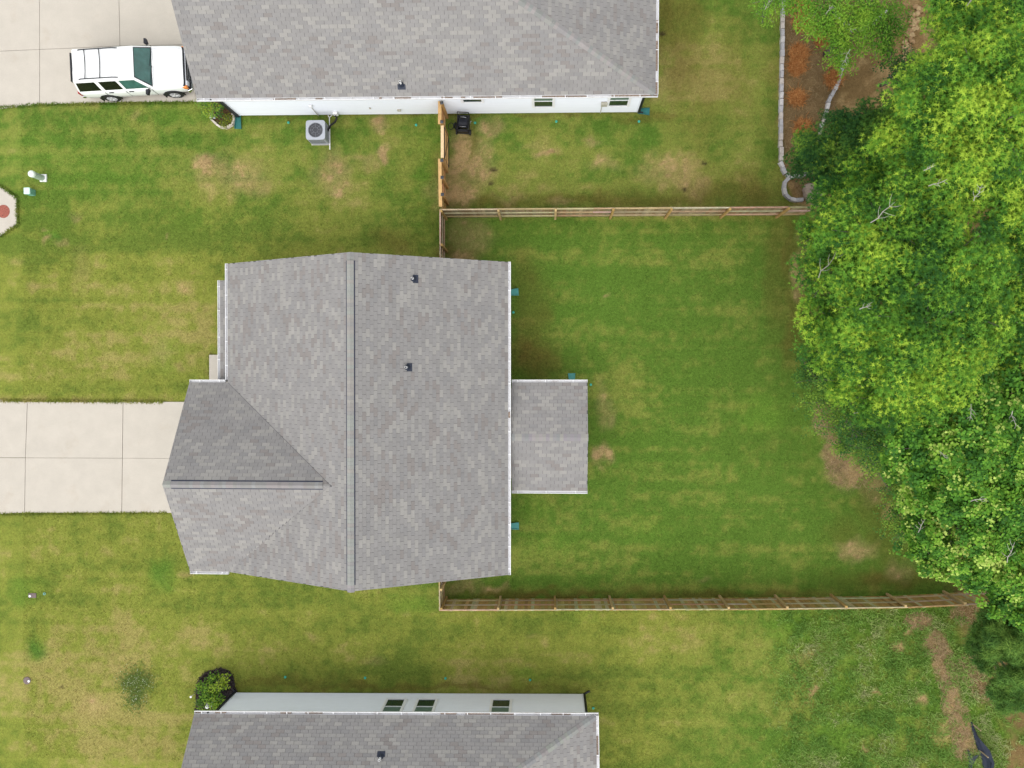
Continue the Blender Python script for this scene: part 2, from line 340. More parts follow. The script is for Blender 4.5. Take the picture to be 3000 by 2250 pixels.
    wc = C_DIRT * (.6 + .7 * mid[:, None]); wc = wc + (C_GREEN * .9 - wc) * (.85 * sstep(big + .5 * fin, .52, .80))[:, None]
    c = c + (wc - c) * (wd * .9)[:, None]
    return np.clip(c, .004, .8), np.clip(b + s + wd, 0, 1), se

def axis(lo, hi, step, far):
    a = list(np.arange(lo, hi + step / 2, step)); d = step; L = [lo]; H = [a[-1]]
    while H[-1] < far: d *= 1.5; H.append(H[-1] + d); L.append(L[-1] - d)
    return np.array(sorted(L[1:]) + a + H[1:])
gx = axis(-25.5, 22.5, .10, 420); gy = axis(-18.5, 18.5, .10, 420)
GX, GY = np.meshgrid(gx, gy); fx, fy = GX.ravel(), GY.ravel()
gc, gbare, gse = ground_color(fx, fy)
gz = (fbm(fx, fy, 2.5, 3, 5) - .5) * .04 + (fbm(fx, fy, .35, 2, 6) - .5) * .025 - .02
nx, ny = len(gx), len(gy)
I = np.arange(nx * ny).reshape(ny, nx)
Q = np.stack([I[:-1, :-1], I[:-1, 1:], I[1:, 1:], I[1:, :-1]], -1).reshape(-1, 4)
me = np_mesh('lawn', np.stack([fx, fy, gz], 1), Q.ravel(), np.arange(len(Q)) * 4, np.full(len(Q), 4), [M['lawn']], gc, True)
lawn = tag(ob('lawn', me), kind='structure')

# ------------------------------------------------------------------ concrete
def slab_set(name, polys, top=.045, parent=None):
    root = bpy.data.objects.new(name, None); COL.objects.link(root); root.location = (*polys[0][0], 0); tag(root, kind='structure')
    for p in polys:
        cx = sum(q[0] for q in p) / len(p); cy = sum(q[1] for q in p) / len(p)
        q = [(cx + (a - cx) * (1 - .012 / max(.3, math.hypot(a - cx, b - cy))), cy + (b - cy) * (1 - .012 / max(.3, math.hypot(a - cx, b - cy)))) for a, b in p]
        mb = MB(); mb.prism(q, -.1, top)
        mb.build('slab', M['concrete'], root, bevel=.006)
    return root
def G(px, py): v = U(px, py); return (v.x, v.y)
def ccw(p):
    a = sum(p[i][0] * p[(i + 1) % len(p)][1] - p[(i + 1) % len(p)][0] * p[i][1] for i in range(len(p)))
    return p if a > 0 else p[::-1]
S = lambda *pp: ccw([G(*q) for q in pp])
# the neighbour's driveway under the parked car
slab_set('neighbour_driveway', [
 S((-160,340),(-40,325),(12,318),(118,307),(118,146),(-160,158)), S((-160,158),(118,146),(117,-120),(-160,-120)),
 S((118,307),(240,304),(358,300),(353,136),(118,146)), S((118,146),(353,136),(347,-120),(117,-120)),
 S((358,300),(573,299),(573,132),(353,136)), S((353,136),(573,132),(690,-120),(347,-120)), S((573,299),(640,299),(640,132),(573,132)), S((573,132),(640,132),(700,-120),(690,-120))])
slab_set('driveway', [
 S((-160,1340),(76,1341),(82,1177),(30,1176),(0,1170),(-60,1140),(-160,1130)), S((-160,1560),(-60,1530),(0,1508),(30,1503),(74,1502),(76,1341),(-160,1340)),
 S((82,1177),(362,1177),(360,1342),(76,1341)), S((76,1341),(360,1342),(358,1502),(74,1502)),
 S((362,1177),(700,1177),(700,1343),(360,1342)), S((360,1342),(700,1343),(700,1502),(358,1502))])
slab_set('manhole_apron', [S((-80,520),(0,545),(50,578),(53,630),(52,658),(0,694),(-80,730))])
slab_set('front_stoop', [S((615,1039),(700,1039),(700,1140),(615,1140))], .10)
mh = MB(); c = U(12, 620); mh.lathe([(.30, 0), (.30, .052), (.27, .056), (.26, .051), (.25, .056), (.0, .058)], (c.x, c.y, 0), 32, close=False)
for k in range(3):
    q = k * 2.1 + .4; mh.cur = 1; mh.lathe([(.018, .05), (.018, .0605)], (c.x + .19 * math.cos(q), c.y + .19 * math.sin(q), 0), 8)
mh.cur = 0
tag(mh.build('manhole_cover', [M['rust'], M['black']], origin=(c.x, c.y, 0)), 'rusty red round manhole cover set in the concrete apron at left', 'manhole cover')
# ------------------------------------------------------------------ roofs of single shingle tabs
ROWH, TABW, GAP = .146, .335, .011
TONES = [(.208,.206,.209)] * 6 + [(.219,.216,.218)] * 4 + [(.265,.259,.247)] * 3 + [(.196,.182,.180)] * 2 + [(.238,.234,.229)] * 3 + [(.195,.195,.199)] * 2
def tone():
    t = random.choice(TONES); k = random.uniform(.94, 1.06); return tuple(c * k for c in t)
CLASSES = [(.212,.204,.197), (.220,.212,.205), (.254,.244,.228), (.200,.184,.174), (.236,.228,.216), (.202,.196,.192)]
def tone_class(row, k):
    tri = abs(row % 12 - 6); u = k + .5 * (row % 2) + tri * .55
    n = float(vnoise(np.array([u * 1.05]), np.array([row * .28]), 7)[0]) * .5 + random.random() * .5
    return 2 if n > .69 else 4 if n > .61 else 1 if n > .48 else 0 if n > .33 else 5 if n > .26 else 3
def ctone(i): k = random.uniform(.965, 1.035); return tuple(c * k for c in CLASSES[i])
TAB_MESH = []
def wedge_faces(): return [(4, 5, 6, 7), (0, 1, 5, 4), (1, 2, 6, 5), (3, 0, 4, 7)]
for i in range(18):
    mb = MB(); mb.col = ctone(i // 3); w_ = TABW - GAP
    mb.add([(0, 0, 0), (w_, 0, 0), (w_, ROWH, 0), (0, ROWH, 0), (0, 0, .011), (w_, 0, .011), (w_, ROWH + .004, .003), (0, ROWH + .004, .003)], wedge_faces())
    TAB_MESH.append(mb.mesh('shingle', M['shingle'], tint=True))

class Roof:
    def __init__(s, house, T=None, limit=300): s.house = house; s.T = T or Matrix(); s.tabs = []; s.parts = []; s.limit = limit
    def plane(s, e0, up, z0, slope, poly, name='roof_slope', shingles=True, phase=0.0, drop=.17, deck=True):
        up = Vector(up).normalized(); ed = Vector((up.y, -up.x)); e0 = Vector(e0); cs = 1 / math.sqrt(1 + slope * slope)
        P = lambda u, v: Vector((e0.x + u * ed.x + v * cs * up.x, e0.y + u * ed.y + v * cs * up.y, z0 + v * cs * slope))
        uv = [((Vector(p) - e0).dot(ed), (Vector(p) - e0).dot(up) / cs) for p in poly]
        uv = ccw(uv)
        if deck:
            mb = MB(s.T); mb.slab3([P(*q) for q in uv], (0, 0, drop)); o = mb.build('roof_slope', M['roofdeck'], s.house)
            s.parts.append(o)
        else: o = s.parts[-1]
        if not shingles: return o
        n = len(uv)
        def span(v):
            xs = []
            for i in range(n):
                (a, b), (c, d) = uv[i], uv[(i + 1) % n]
                if (b - v) * (d - v) <= 0 and abs(b - d) > 1e-9: xs.append(a + (c - a) * (v - b) / (d - b))
            return (min(xs), max(xs)) if len(xs) > 1 else None
        v0 = min(q[1] for q in uv); v1 = max(q[1] for q in uv)
        U3 = Vector((ed.x, ed.y, 0)); V3 = Vector((up.x * cs, up.y * cs, slope * cs)); N3 = U3.cross(V3)
        i = int(math.floor(v0 / ROWH))
        while i * ROWH < v1 - .01:
            vb, vt = i * ROWH, (i + 1) * ROWH
            a, b = span(max(vb, v0 + .002)), span(min(vt, v1 - .002))
            if a and b:
                off = (i % 2) * TABW * .5 + (i * .137 % 1) * .05 + phase
                k0 = int(math.floor((min(a[0], b[0]) - off) / TABW)); k1 = int(math.ceil((max(a[1], b[1]) - off) / TABW))
                for k in range(k0, k1):
                    u0 = k * TABW + off; u1 = u0 + TABW - GAP
                    q = [max(u0, a[0]), min(u1, a[1]), min(u1, b[1]), max(u0, b[0])]
                    if q[1] - q[0] < .03 and q[2] - q[3] < .03: continue
                    q[1] = max(q[1], q[0] + .001); q[2] = max(q[2], q[3] + .001)
                    full = q[0] == u0 and q[1] == u1 and q[2] == u1 and q[3] == u0 and vt <= v1 and vb >= v0
                    s.tabs.append((o, P, (q[0], q[1], q[2], q[3], max(vb, v0), min(vt, v1)), full, (U3, V3, N3), tone_class(i, k)))
            i += 1
        return o
    def finish(s):
        # the 300 tabs that show largest are objects of their own; the rest is one field per slope
        cand = []
        for idx, (o, P, q, full, B, tc) in enumerate(s.tabs):
            if full:
                c = s.T @ P((q[0] + q[1]) / 2, (q[4] + q[5]) / 2); px, py = project([c])
                if 8 < px[0] < 2992 and 8 < py[0] < 2242: cand.append(((CAM_H - c.z) ** 2 + .6 * (c.x ** 2 + c.y ** 2), idx))
        cand.sort(); single = set(i for _, i in cand[:s.limit]); rest = {}
        for idx, (o, P, q, full, (U3, V3, N3), tc) in enumerate(s.tabs):
            if idx in single:
                p = P(q[0], q[4])
                mw = Matrix.Translation(s.T @ p) @ (s.T.to_3x3() @ Matrix((U3, V3, N3)).transposed()).to_4x4()
                ob('shingle', TAB_MESH[tc * 3 + random.randrange(3)], o, mw)
            else:
                mb = rest.setdefault(o, MB(s.T)); mb.col = ctone(tc)
                b4 = [P(q[0], q[4]), P(q[1], q[4]), P(q[2], q[5]), P(q[3], q[5])]
                mb.add(b4 + [b4[0] + N3 * .011, b4[1] + N3 * .011, b4[2] + N3 * .003, b4[3] + N3 * .003], wedge_faces())
        for o, mb in rest.items():
            tag(mb.build('shingles', M['shingle'], o, tint=True), kind='stuff')
    def caps(s, A, B, n1, n2, name='ridge_cap', half=.15, lift=.012, step=.146, start_parent=0):
        """cap shingles bent over the line A-B between planes of normals n1, n2"""
        A, B = Vector(A), Vector(B); t = (B - A).normalized(); Ln = (B - A).length
        s1 = Vector(n1).normalized().cross(t); s2 = Vector(n2).normalized().cross(t)
        if s1.z > 0: s1 = -s1
        if s2.z > 0: s2 = -s2
        up = -(s1 + s2).normalized()
        if up.z < 0: up = -up
        if abs(s1.z + s2.z) < 1e-4: up = Vector((0, 0, 1))
        ms = []
        for i in range(6):
            mb = MB(); mb.col = tuple(c * random.uniform(.97, 1.05) for c in random.choice([(.217,.211,.206), (.23,.223,.214), (.207,.202,.198), (.244,.236,.224)]))
            L = step + .012
            def sec(x, h): return [t * x + s1 * half + up * (h * .7), t * x + up * h, t * x + s2 * half + up * (h * .7)]
            lo0 = [p - up * .008 for p in sec(0, .013)]; lo1 = [p - up * .008 for p in sec(L, .008)]
            hi0 = sec(0, .013); hi1 = sec(L, .004)
            mb.add(hi0 + hi1 + lo0 + lo1, [(0, 1, 4, 3), (1, 2, 5, 4), (6, 7, 1, 0), (7, 8, 2, 1), (6, 0, 3, 9), (2, 8, 11, 5)])
            ms.append(mb.mesh(name, M['shingle'], tint=True))
        T3 = s.T.to_3x3().to_4x4()
        nn = max(1, round(Ln / step))
        for k in range(nn):
            p = A + t * (k * Ln / nn) + up * lift
            ob(name, random.choice(ms), s.parts[start_parent], Matrix.Translation(s.T @ p) @ T3)
    def ridge_vent(s, A, B, slope, across, half=.168, name='ridge_vent'):
        A, B, ac = Vector(A), Vector(B), Vector(across); d = Vector((0, 0, slope))
        mb = MB(s.T)
        for sg in (-1, 1):
            o0 = ac * sg * half; dz = Vector((0, 0, -slope * half))
            p = [A, B, B + o0 + dz, A + o0 + dz]
            if sg > 0: p = p[::-1]
            up = Vector((0, 0, .028)); mb.hexa([q + Vector((0, 0, .004)) for q in p] + [q + up for q in p])
        return mb.build(name, M['navy'], s.house)

def gutter(house, A, B, out, T=None, z=2.9, w=.115, h=.12, hang=.95, litter=0.0, first=.25):
    """open K-style trough along A-B (plan), 'out' = plan unit vector away from the house"""
    T = T or Matrix(); A, B, out = Vector(A), Vector(B), Vector(out); t = (B - A).normalized(); Ln = (B - A).length
    def bx(mb, u0, u1, a0, a1, z0, z1):
        p = [A + t * u + out * a for u, a in ((u0, a0), (u1, a0), (u1, a1), (u0, a1))]
        if (p[1] - p[0]).cross(p[2] - p[0]) < 0: p = p[::-1]
        mb.hexa([(*q, z0) for q in p] + [(*q, z1) for q in p])
    mb = MB(T); zt = z - .01; zb = zt - h
    bx(mb, 0, Ln, 0, .006, zb, zt + .004); bx(mb, 0, Ln, .007, w * .82, zb, zb + .006); bx(mb, 0, Ln, w * .82, w * .82 + .006, zb, zb + .06)
    bx(mb, 0, Ln, w * .82 + .007, w - .02, zb + .054, zb + .06); bx(mb, 0, Ln, w - .02, w, zb + .05, zt)
    bx(mb, -.006, -.001, 0, w, zb, zt); bx(mb, Ln + .001, Ln + .006, 0, w, zb, zt)
    g = mb.build('gutter', M['gutter'], house)
    u = first
    while u < Ln - .05:
        hb = MB(T); bx(hb, u - .014, u + .014, .007, w - .021, zt - .022, zt - .012); bx(hb, u - .014, u + .014, w - .03, w + .002, zt + .001, zt + .006)
        hb.build('hanger', M['white'], g); u += hang * random.uniform(.82, 1.12)
    if litter:
        lb = MB(T); u = 0
        while u < Ln - .4:
            L = random.uniform(.1, .9)
            if random.random() < litter: bx(lb, u, min(u + L, Ln - .02), .012, w * .80, zb + .0065, zb + random.uniform(.03, .07))
            u += L + .02
        if lb.f: tag(lb.build('leaf_litter', M['litter'], g), kind='stuff')
    return g

def lap_wall(house, corners, z0, z1, T=None, board=.155, m='siding'):
    """lap siding round a closed plan outline (ccw)"""
    T = T or Matrix(); mb = MB(T); n = len(corners)
    mb.prism([(x, y) for x, y in corners], z0 - .05, z1)
    for i in range(n):
        a, b = Vector(corners[i]), Vector(corners[(i + 1) % n]); t = (b - a).normalized(); out = Vector((t.y, -t.x))
        z = z0
        while z < z1 - .02:
            zt = min(z + board, z1); p0, p1 = a + out * .022, b + out * .022; q0, q1 = a + out * .004, b + out * .004
            mb.add([(*p0, z), (*p1, z), (*q1, zt), (*q0, zt), (*(a + out * .001), z), (*(b + out * .001), z)], [(0, 1, 2, 3), (4, 5, 1, 0)])
            z = zt
        for c in (a, b):                                         # corner boards
            s_ = 1 if c is a else -1
            q = c + t * s_ * .045 + out * .017
            p = [q - t * .043 - out * .016, q + t * .043 - out * .016, q + t * .043 + out * .014, q - t * .043 + out * .014]
            if (p[1] - p[0]).cross(p[2] - p[0]) < 0: p = p[::-1]
            mb.hexa([(*v, z0) for v in p] + [(*v, z1) for v in p])
    return mb.build('wall', M[m], house)

def window(house, c, t, out, z0, z1, w, T=None):
    """double-hung window, centre c on the wall line"""
    T = T or Matrix(); c, t, out = Vector(c), Vector(t), Vector(out)
    def bx(mb, u0, u1, a0, a1, za, zb):
        p = [c + t * u + out * a for u, a in ((u0, a0), (u1, a0), (u1, a1), (u0, a1))]
        if (p[1] - p[0]).cross(p[2] - p[0]) < 0: p = p[::-1]
        mb.hexa([(*q, za) for q in p] + [(*q, zb) for q in p])
    h = w / 2; mb = MB(T); k = .085
    bx(mb, -h - k, -h, .012, .055, z0 - .05, z1 + .06); bx(mb, h, h + k, .012, .055, z0 - .05, z1 + .06)
    bx(mb, -h, h, .012, .055, z1, z1 + .06); bx(mb, -h, h, .012, .06, z0 - .05, z0)
    win = mb.build('window', M['white'], house)
    zm = (z0 + z1) / 2
    sb = MB(T)
    bx(sb, -h + .001, h - .001, .026, .05, zm - .022, zm + .022)
    for s_ in (-1, 1): bx(sb, s_ * h - (.028 if s_ > 0 else -.001), s_ * h + (-.001 if s_ > 0 else .028), .026, .046, z0 + .001, zm - .023); bx(sb, s_ * h - (.028 if s_ > 0 else -.001), s_ * h + (-.001 if s_ > 0 else .028), .026, .046, zm + .023, z1 - .001)
    sb.build('sash', M['white'], win)
    p = MB(T); bx(p, -h + .029, h - .029, .0245, .030, z0 + .002, zm - .023); p.build('pane', M['glass'], win)
    p = MB(T); bx(p, -h + .029, h - .029, .0245, .030, zm + .023, z1 - .002); p.build('pane', M['blind'], win)
    return win

def downspout(house, x, y, z0, z1, T=None, r=.04, kick=(0, 0), m='darkmetal', top=(0, 0)):
    mb = MB(T or Matrix()); mb.box(x - r, x + r, y - r * .8, y + r * .8, z0 + .08, z1)
    if kick != (0, 0): mb.tube([(x, y, z0 + .12), (x + kick[0] * .5, y + kick[1] * .5, z0 + .06), (x + kick[0], y + kick[1], z0 + .04)], .045, 6)
    if top != (0, 0): mb.tube([(x, y, z1 - .02), (x + top[0] * .5, y + top[1] * .5, z1 + .1), (x + top[0], y + top[1], z1 + .16)], .04, 6)
    return mb.build('downspout', M[m], house)

def vent_pipe(house, p, up, slope, T=None, h=.3):
    """plumbing vent with a dark rubber boot; 'up' = plan direction up the roof"""
    T = T or Matrix(); p = Vector(p); up = Vector((up[0], up[1], 0)); cs = 1 / math.sqrt(1 + slope * slope)
    V3 = (up + Vector((0, 0, slope))) * cs; U3 = Vector((up.y, -up.x, 0)); N3 = U3.cross(V3)
    mb = MB(T); q = [p + U3 * a + V3 * b + N3 * .014 for a, b in ((-.16, -.19), (.16, -.19), (.16, .02), (-.16, .02))]
    mb.hexa(q + [v + N3 * .008 for v in q])
    mb.tube([p, p + Vector((0, 0, .10)), p + Vector((0, 0, .15))], [.12, .085, .058], 14)
    b = mb.build('vent_boot', M['boot'], house)
    pb = MB(T); c0 = p + Vector((0, 0, .13))
    pb.lathe([(.045, 0), (.045, h - .13), (.036, h - .13), (.036, h - .22)], c0, 14, close=False); pb.cur = 1
    pb.lathe([(.036, h - .22), (.0, h - .22)], c0, 14, close=False)
    pb.build('pipe', [M['pvc'], M['black']], b, smooth=False)
    return b

# ------------------------------------------------------------------ the house in the middle
H1 = thing('house', (-7.3, -1.7, 0), 'single-storey house in the middle with grey shingle gable roof and garage wing', 'house')
ZE = 2.9; SL = .4725; XW, XE, XR = -13.2, -1.56, -7.38; YN, YS = 4.71, -8.10; ZR = ZE + SL * (XR - XW)
GS = .595; GN, GSO = -.22, -8.09; GY = (GN + GSO) / 2; ZG = ZE + GS * (GN - GY); GXW = -14.83; GXJ = XW + (ZG - ZE) / SL
lap_wall(H1, [(-12.95, -7.8), (-1.86, -7.8), (-1.86, 4.4), (-12.95, 4.4)], .12, 2.72)
lap_wall(H1, [(-14.5, -7.7), (-12.96, -7.7), (-12.96, -.6), (-14.5, -.6)], .12, 2.66)
gb = MB()
for y in (-7.79, 4.29):
    gb.slab3([(-12.9, y + .1, 2.73), (-1.9, y + .1, 2.73), (XR, y + .1, ZR - .3)][::-1], (0, .1, 0))
gb.slab3([(-14.49, -7.6, 2.67), (-14.49, GY, ZG - .25), (-14.49, -.7, 2.67)], (-.1, 0, 0))
gb.build('gable_wall', M['siding'], H1)
gd = MB(); gd.box(-14.56, -14.505, -6.5, -1.7, .06, 2.25)
for k in range(1, 4): gd.box(-14.575, -14.561, -6.5, -1.7, .06 + k * .55 - .01, .06 + k * .55 + .01)
gd.build('garage_door', M['white'], H1)
rf = Roof(H1)
rf.plane((XE, 0), (-1, 0), ZE, SL, [(XE, YS), (XE, YN), (XR, YN), (XR, YS)])
rf.plane((XW, 0), (1, 0), ZE, SL, [(XW, GN), (GXJ, GY), (XR, GY), (XR, YN), (XW, YN)])
rf.plane((XW, 0), (1, 0), ZE, SL, [(XW, YS), (XR, YS), (XR, GY), (GXJ, GY), (XW, GSO)])
rf.plane((0, GN), (0, -1), ZE, GS, [(GXW, GN), (XW, GN), (GXJ, GY), (GXW, GY)])
rf.plane((0, GSO), (0, 1), ZE, GS, [(GXW, GSO), (GXW, GY), (GXJ, GY), (XW, GSO)], phase=.1)
PZ = 2.33; PS = .19; PN, PSO = -.22, -4.72; PY = (PN + PSO) / 2; PXE = 1.71; PXW = -1.43; PZR = PZ + PS * (PN - PY)
rf.plane((0, PN), (0, -1), PZ, PS, [(PXW, PN), (PXE, PN), (PXE, PY), (PXW, PY)], drop=.14)
rf.plane((0, PSO), (0, 1), PZ, PS, [(PXW, PSO), (PXW, PY), (PXE, PY), (PXE, PSO)], drop=.14)
FZ = 2.45
rf.plane((-13.71, 0), (1, 0), FZ, .16, [(-13.71, -.19), (-12.98, -.19), (-12.98, 4.07), (-13.71, 4.07)], drop=.1)
rf.ridge_vent((XR, 4.40, ZR), (XR, -7.86, ZR), SL, (1, 0, 0))
rf.ridge_vent((GXW + .32, GY, ZG), (GXJ - .33, GY, ZG), GS, (0, 1, 0))
nE, nW = (SL, 0, 1), (-SL, 0, 1)
rf.caps((XR, YN, ZR), (XR, 4.41, ZR), nE, nW, lift=.008)
rf.caps((XR, 4.40, ZR), (XR, -7.86, ZR), nE, nW, lift=.034)
rf.caps((XR, -7.87, ZR), (XR, YS, ZR), nE, nW, lift=.008)
rf.caps((GXW, GY, ZG), (GXW + .30, GY, ZG), (0, GS, 1), (0, -GS, 1), lift=.008, start_parent=3)
rf.caps((GXW + .33, GY, ZG), (GXJ - .33, GY, ZG), (0, GS, 1), (0, -GS, 1), lift=.034, start_parent=3)
rf.caps((PXW, PY, PZR), (PXE, PY, PZR), (0, PS, 1), (0, -PS, 1), lift=.006, start_parent=5)
rf.finish()
M['valley'] = mat('valley_metal', (.10, .10, .10), rough=.8)
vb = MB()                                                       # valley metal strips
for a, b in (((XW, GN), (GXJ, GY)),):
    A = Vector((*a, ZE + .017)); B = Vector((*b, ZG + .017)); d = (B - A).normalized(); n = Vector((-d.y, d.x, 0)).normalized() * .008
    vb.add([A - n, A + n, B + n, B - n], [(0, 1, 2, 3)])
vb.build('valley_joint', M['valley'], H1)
gutter(H1, (XE, YS), (XE, YN), (1, 0), z=ZE, litter=.05)
gutter(H1, (XW, YN), (XW, GN + .13), (-1, 0), z=ZE)
gutter(H1, (XW - .13, GN), (GXW, GN), (0, 1), z=ZE)
gutter(H1, (GXW, GSO), (XW - .02, GSO), (0, -1), z=ZE, hang=1.1)
gutter(H1, (PXW, PN), (PXE, PN), (0, 1), z=PZ, hang=1.25)
gutter(H1, (PXW, PSO), (PXE, PSO), (0, -1), z=PZ, hang=1.25)
gutter(H1, (-13.71, 4.07), (-13.71, -.09), (-1, 0), z=FZ, hang=1.05)
def on_plane(px, py, f, T=None):
    z = 3.5; T = T or Matrix()
    for _ in range(12): v = T.inverted() @ U(px, py, z); z = f(v)
    return (v.x, v.y, z)
vent_pipe(H1, on_plane(1211, 817, lambda v: ZE + SL * (XE - v.x)), (-1, 0), SL)
vent_pipe(H1, on_plane(1193, 1076, lambda v: ZE + SL * (XE - v.x)), (-1, 0), SL, h=.34)
for y in (PN - .35, PSO + .35, PY):
    mb = MB(); mb.box(1.25, 1.39, y - .07, y + .07, .05, 2.2); mb.box(1.22, 1.42, y - .1, y + .1, .05, .2); mb.build('porch_post', M['white'], H1, bevel=.006)
mb = MB(); mb.box(-1.84, 1.5, -4.5, -.5, -.05, .09); mb.build('porch_slab', M['concrete'], H1, bevel=.01)
for y in (.1, 1.9, 3.8):
    mb = MB(); mb.box(-13.62, -13.5, y - .06, y + .06, .1, 2.34); mb.build('porch_post', M['white'], H1, bevel=.006)
downspout(H1, -1.72, 3.9, 0, 2.7, m='white', top=(.2, 0)); downspout(H1, -1.72, -6.55, 0, 2.7, m='white', top=(.2, 0))
downspout(H1, 1.2, -.36, 0, 2.2, m='white')

# ------------------------------------------------------------------ the two neighbours: gable at the west, hip at the east
def neighbour(name, label, corner, rot, L, D, side, ZEV, sS, sE, litter):
    """corner = plan place of the yard-side west wall corner; side = +1 house lies north of that wall, -1 south"""
    H = thing(name, (corner[0] + L / 2, corner[1] + side * D / 2, 0), label, 'house')
    T = Matrix.Translation((*corner, 0)) @ Matrix.Rotation(rot, 4, 'Z') @ Matrix.Diagonal((1, 1, 1, 1))
    y = lambda v: side * v
    lap_wall(H, ccw([(0, y(0)), (L, y(0)), (L, y(D)), (0, y(D))]), .10, ZEV - .2, T)
    ov, oe, ow = .27, .37, .60
    x0, x1 = -ow, L + oe; run = D / 2 + ov; zr = ZEV + sS * run; xh = x1 - (zr - ZEV) / sE
    r = Roof(H, T)
    r.plane((0, y(-ov)), (0, side), ZEV, sS, [(x0, y(-ov)), (x1, y(-ov)), (xh, y(D / 2)), (x0, y(D / 2))])
    r.plane((x1, 0), (-1, 0), ZEV, sE, [(x1, y(-ov)), (x1, y(D + ov)), (xh, y(D / 2))])
    r.plane((0, y(D + ov)), (0, -side), ZEV, sS, [(x0, y(D + ov)), (x1, y(D + ov)), (xh, y(D / 2)), (x0, y(D / 2))], shingles=False)
    nS = (0, -side * sS, 1); nE = (sE, 0, 1)
    r.caps((x1 - .03, y(-ov + .015), ZEV + .015), (xh, y(D / 2), zr), nS, nE, name='hip_cap', lift=.012, half=.14)
    r.caps((x0, y(D / 2), zr), (xh, y(D / 2), zr), nS, (0, side * sS, 1), lift=.01)
    r.finish()
    mb = MB(T); mb.slab3(ccw3([(.02, y(.02), ZEV - .19), (.02, y(D - .02), ZEV - .19), (.02, y(D / 2), zr - .35)]), (-.1, 0, 0)); mb.build('gable_wall', M['siding'], H)
    gutter(H, (x0, y(-ov)), (x1 + .1, y(-ov)), (0, -side), T, ZEV, hang=.98, litter=litter, first=.3)
    gutter(H, (x1, y(-ov)), (x1, y(D + ov)), (1, 0), T, ZEV, hang=1.3, litter=litter, first=.5)
    return H, T, y, r
def ccw3(p): return p[::-1]
P0 = U(701, 339); P1 = U(1868, 329)
H2, T2, y2, r2 = neighbour('neighbour_house', 'white-sided house at the top of the picture beside the parked car', (P0.x, P0.y), math.atan2(P1.y - P0.y, P1.x - P0.x), (P1 - P0).length, 11.0, 1, 3.0, .75, .39, .4)
def onwall(T, px, py, z): v = T.inverted() @ U(px, py, z); return v
for px, z0, z1 in ((1383, 1.57, 2.3), (1592, .92, 2.3), (1813.7, .95, 2.3)):
    v = onwall(T2, px, 305, (z0 + min(z1, 2.2)) / 2); window(H2, (v.x, 0), (1, 0), (0, -1), z0, z1, .82, T2)
downspout(H2, -.02, -.06, 0, 2.72, T2, r=.06, top=(-.05, -.25)); downspout(H2, (P1 - P0).length + .03, -.03, 0, 2.72, T2, r=.05, kick=(.2, 0), top=(.2, -.1))
vent_pipe(H2, on_plane(1176, 248, lambda v: 3.0 + .75 * (v.y + .27), T2), (0, 1), .75, T2, h=.36)
def wallbox(H, T, px, py, z, w_, h_, d, m, name, pipe=0):
    v = T.inverted() @ U(px, py, z)
    mb = MB(T); mb.box(v.x - w_ / 2, v.x + w_ / 2, -.026 - d, -.026, z - h_ / 2, z + h_ / 2); o = mb.build(name, M[m], H, bevel=.012)
    if pipe:
        p = MB(T); p.tube([(v.x - w_ * .3, -.05, z - h_ / 2), (v.x - w_ * .3, -.05, .02)], .016, 8); p.build('conduit', M['beige'], o)
wallbox(H2, T2, 1770, 302, 1.30, .26, .30, .12, 'beige', 'meter_box', 1)
wallbox(H2, T2, 983, 332, .42, .20, .28, .12, 'white', 'disconnect_box', 1)
wallbox(H2, T2, 1084, 319, .95, .08, .08, .05, 'beige', 'hose_bib')
wallbox(H2, T2, 1169, 325, .70, .16, .12, .07, 'beige', 'dryer_vent')
wallbox(H2, T2, 910, 310, 1.35, .12, .16, .09, 'white', 'outlet_box', 1)

P0 = U(692.5, 2028); P1 = U(1709.5, 2032)
H3, T3, y3, r3 = neighbour('neighbour_house', 'pale-sided house at the bottom edge with its roof cut off by the picture', (P0.x, P0.y), math.atan2(P1.y - P0.y, P1.x - P0.x), (P1 - P0).length, 11.0, -1, 2.95, .75, .39, .22)
for px in (1151.7, 1244, 1466.6):
    v = onwall(T3, px, 2071, 1.56); window(H3, (v.x, 0), (-1, 0), (0, 1), .8, 2.3, .78, T3)
downspout(H3, (P1 - P0).length + .03, .03, 0, 2.7, T3, r=.05, kick=(.25, .1), top=(.2, .1)); downspout(H3, -.02, .05, 0, 2.7, T3, r=.05, kick=(-.15, .15), top=(-.05, .25))
vent_pipe(H3, on_plane(1116, 2216, lambda v: 2.95 + .75 * (-v.y + .27), T3), (0, -1), .75, T3, h=.36)
# ------------------------------------------------------------------ the parked white SUV
CT = Matrix.Translation((-18.20, 13.53, .045)) @ Matrix.Rotation(R(2.4), 4, 'Z')
car = thing('parked_car', tuple(CT.translation), 'white four-door sport utility vehicle with roof rack parked on the driveway', 'car')
st = [(-2.44,.87,.50,1.02),(-2.40,.925,.44,1.10),(-2.25,.955,.40,1.15),(-1.0,.975,.36,1.17),(0,.978,.36,1.17),(.85,.972,.36,1.17),(1.15,.965,.36,1.155),(1.6,.955,.36,1.135),(2.0,.94,.38,1.11),(2.2,.915,.40,1.085),(2.29,.885,.43,1.05)]
mb = MB(CT); vs = []
for x, w_, zb, zt in st:
    half = [(w_ * .88, zb), (w_ * .985, zb + .10), (w_, .68), (w_ * .992, .90), (w_ * .965, zt - .055), (w_ * .91, zt - .012), (w_ * .5, zt + .012)]
    vs += [(x, -a, z) for a, z in half] + [(x, 0, zt + .018)] + [(x, a, z) for a, z in half[::-1]]
n = 15; fs = []
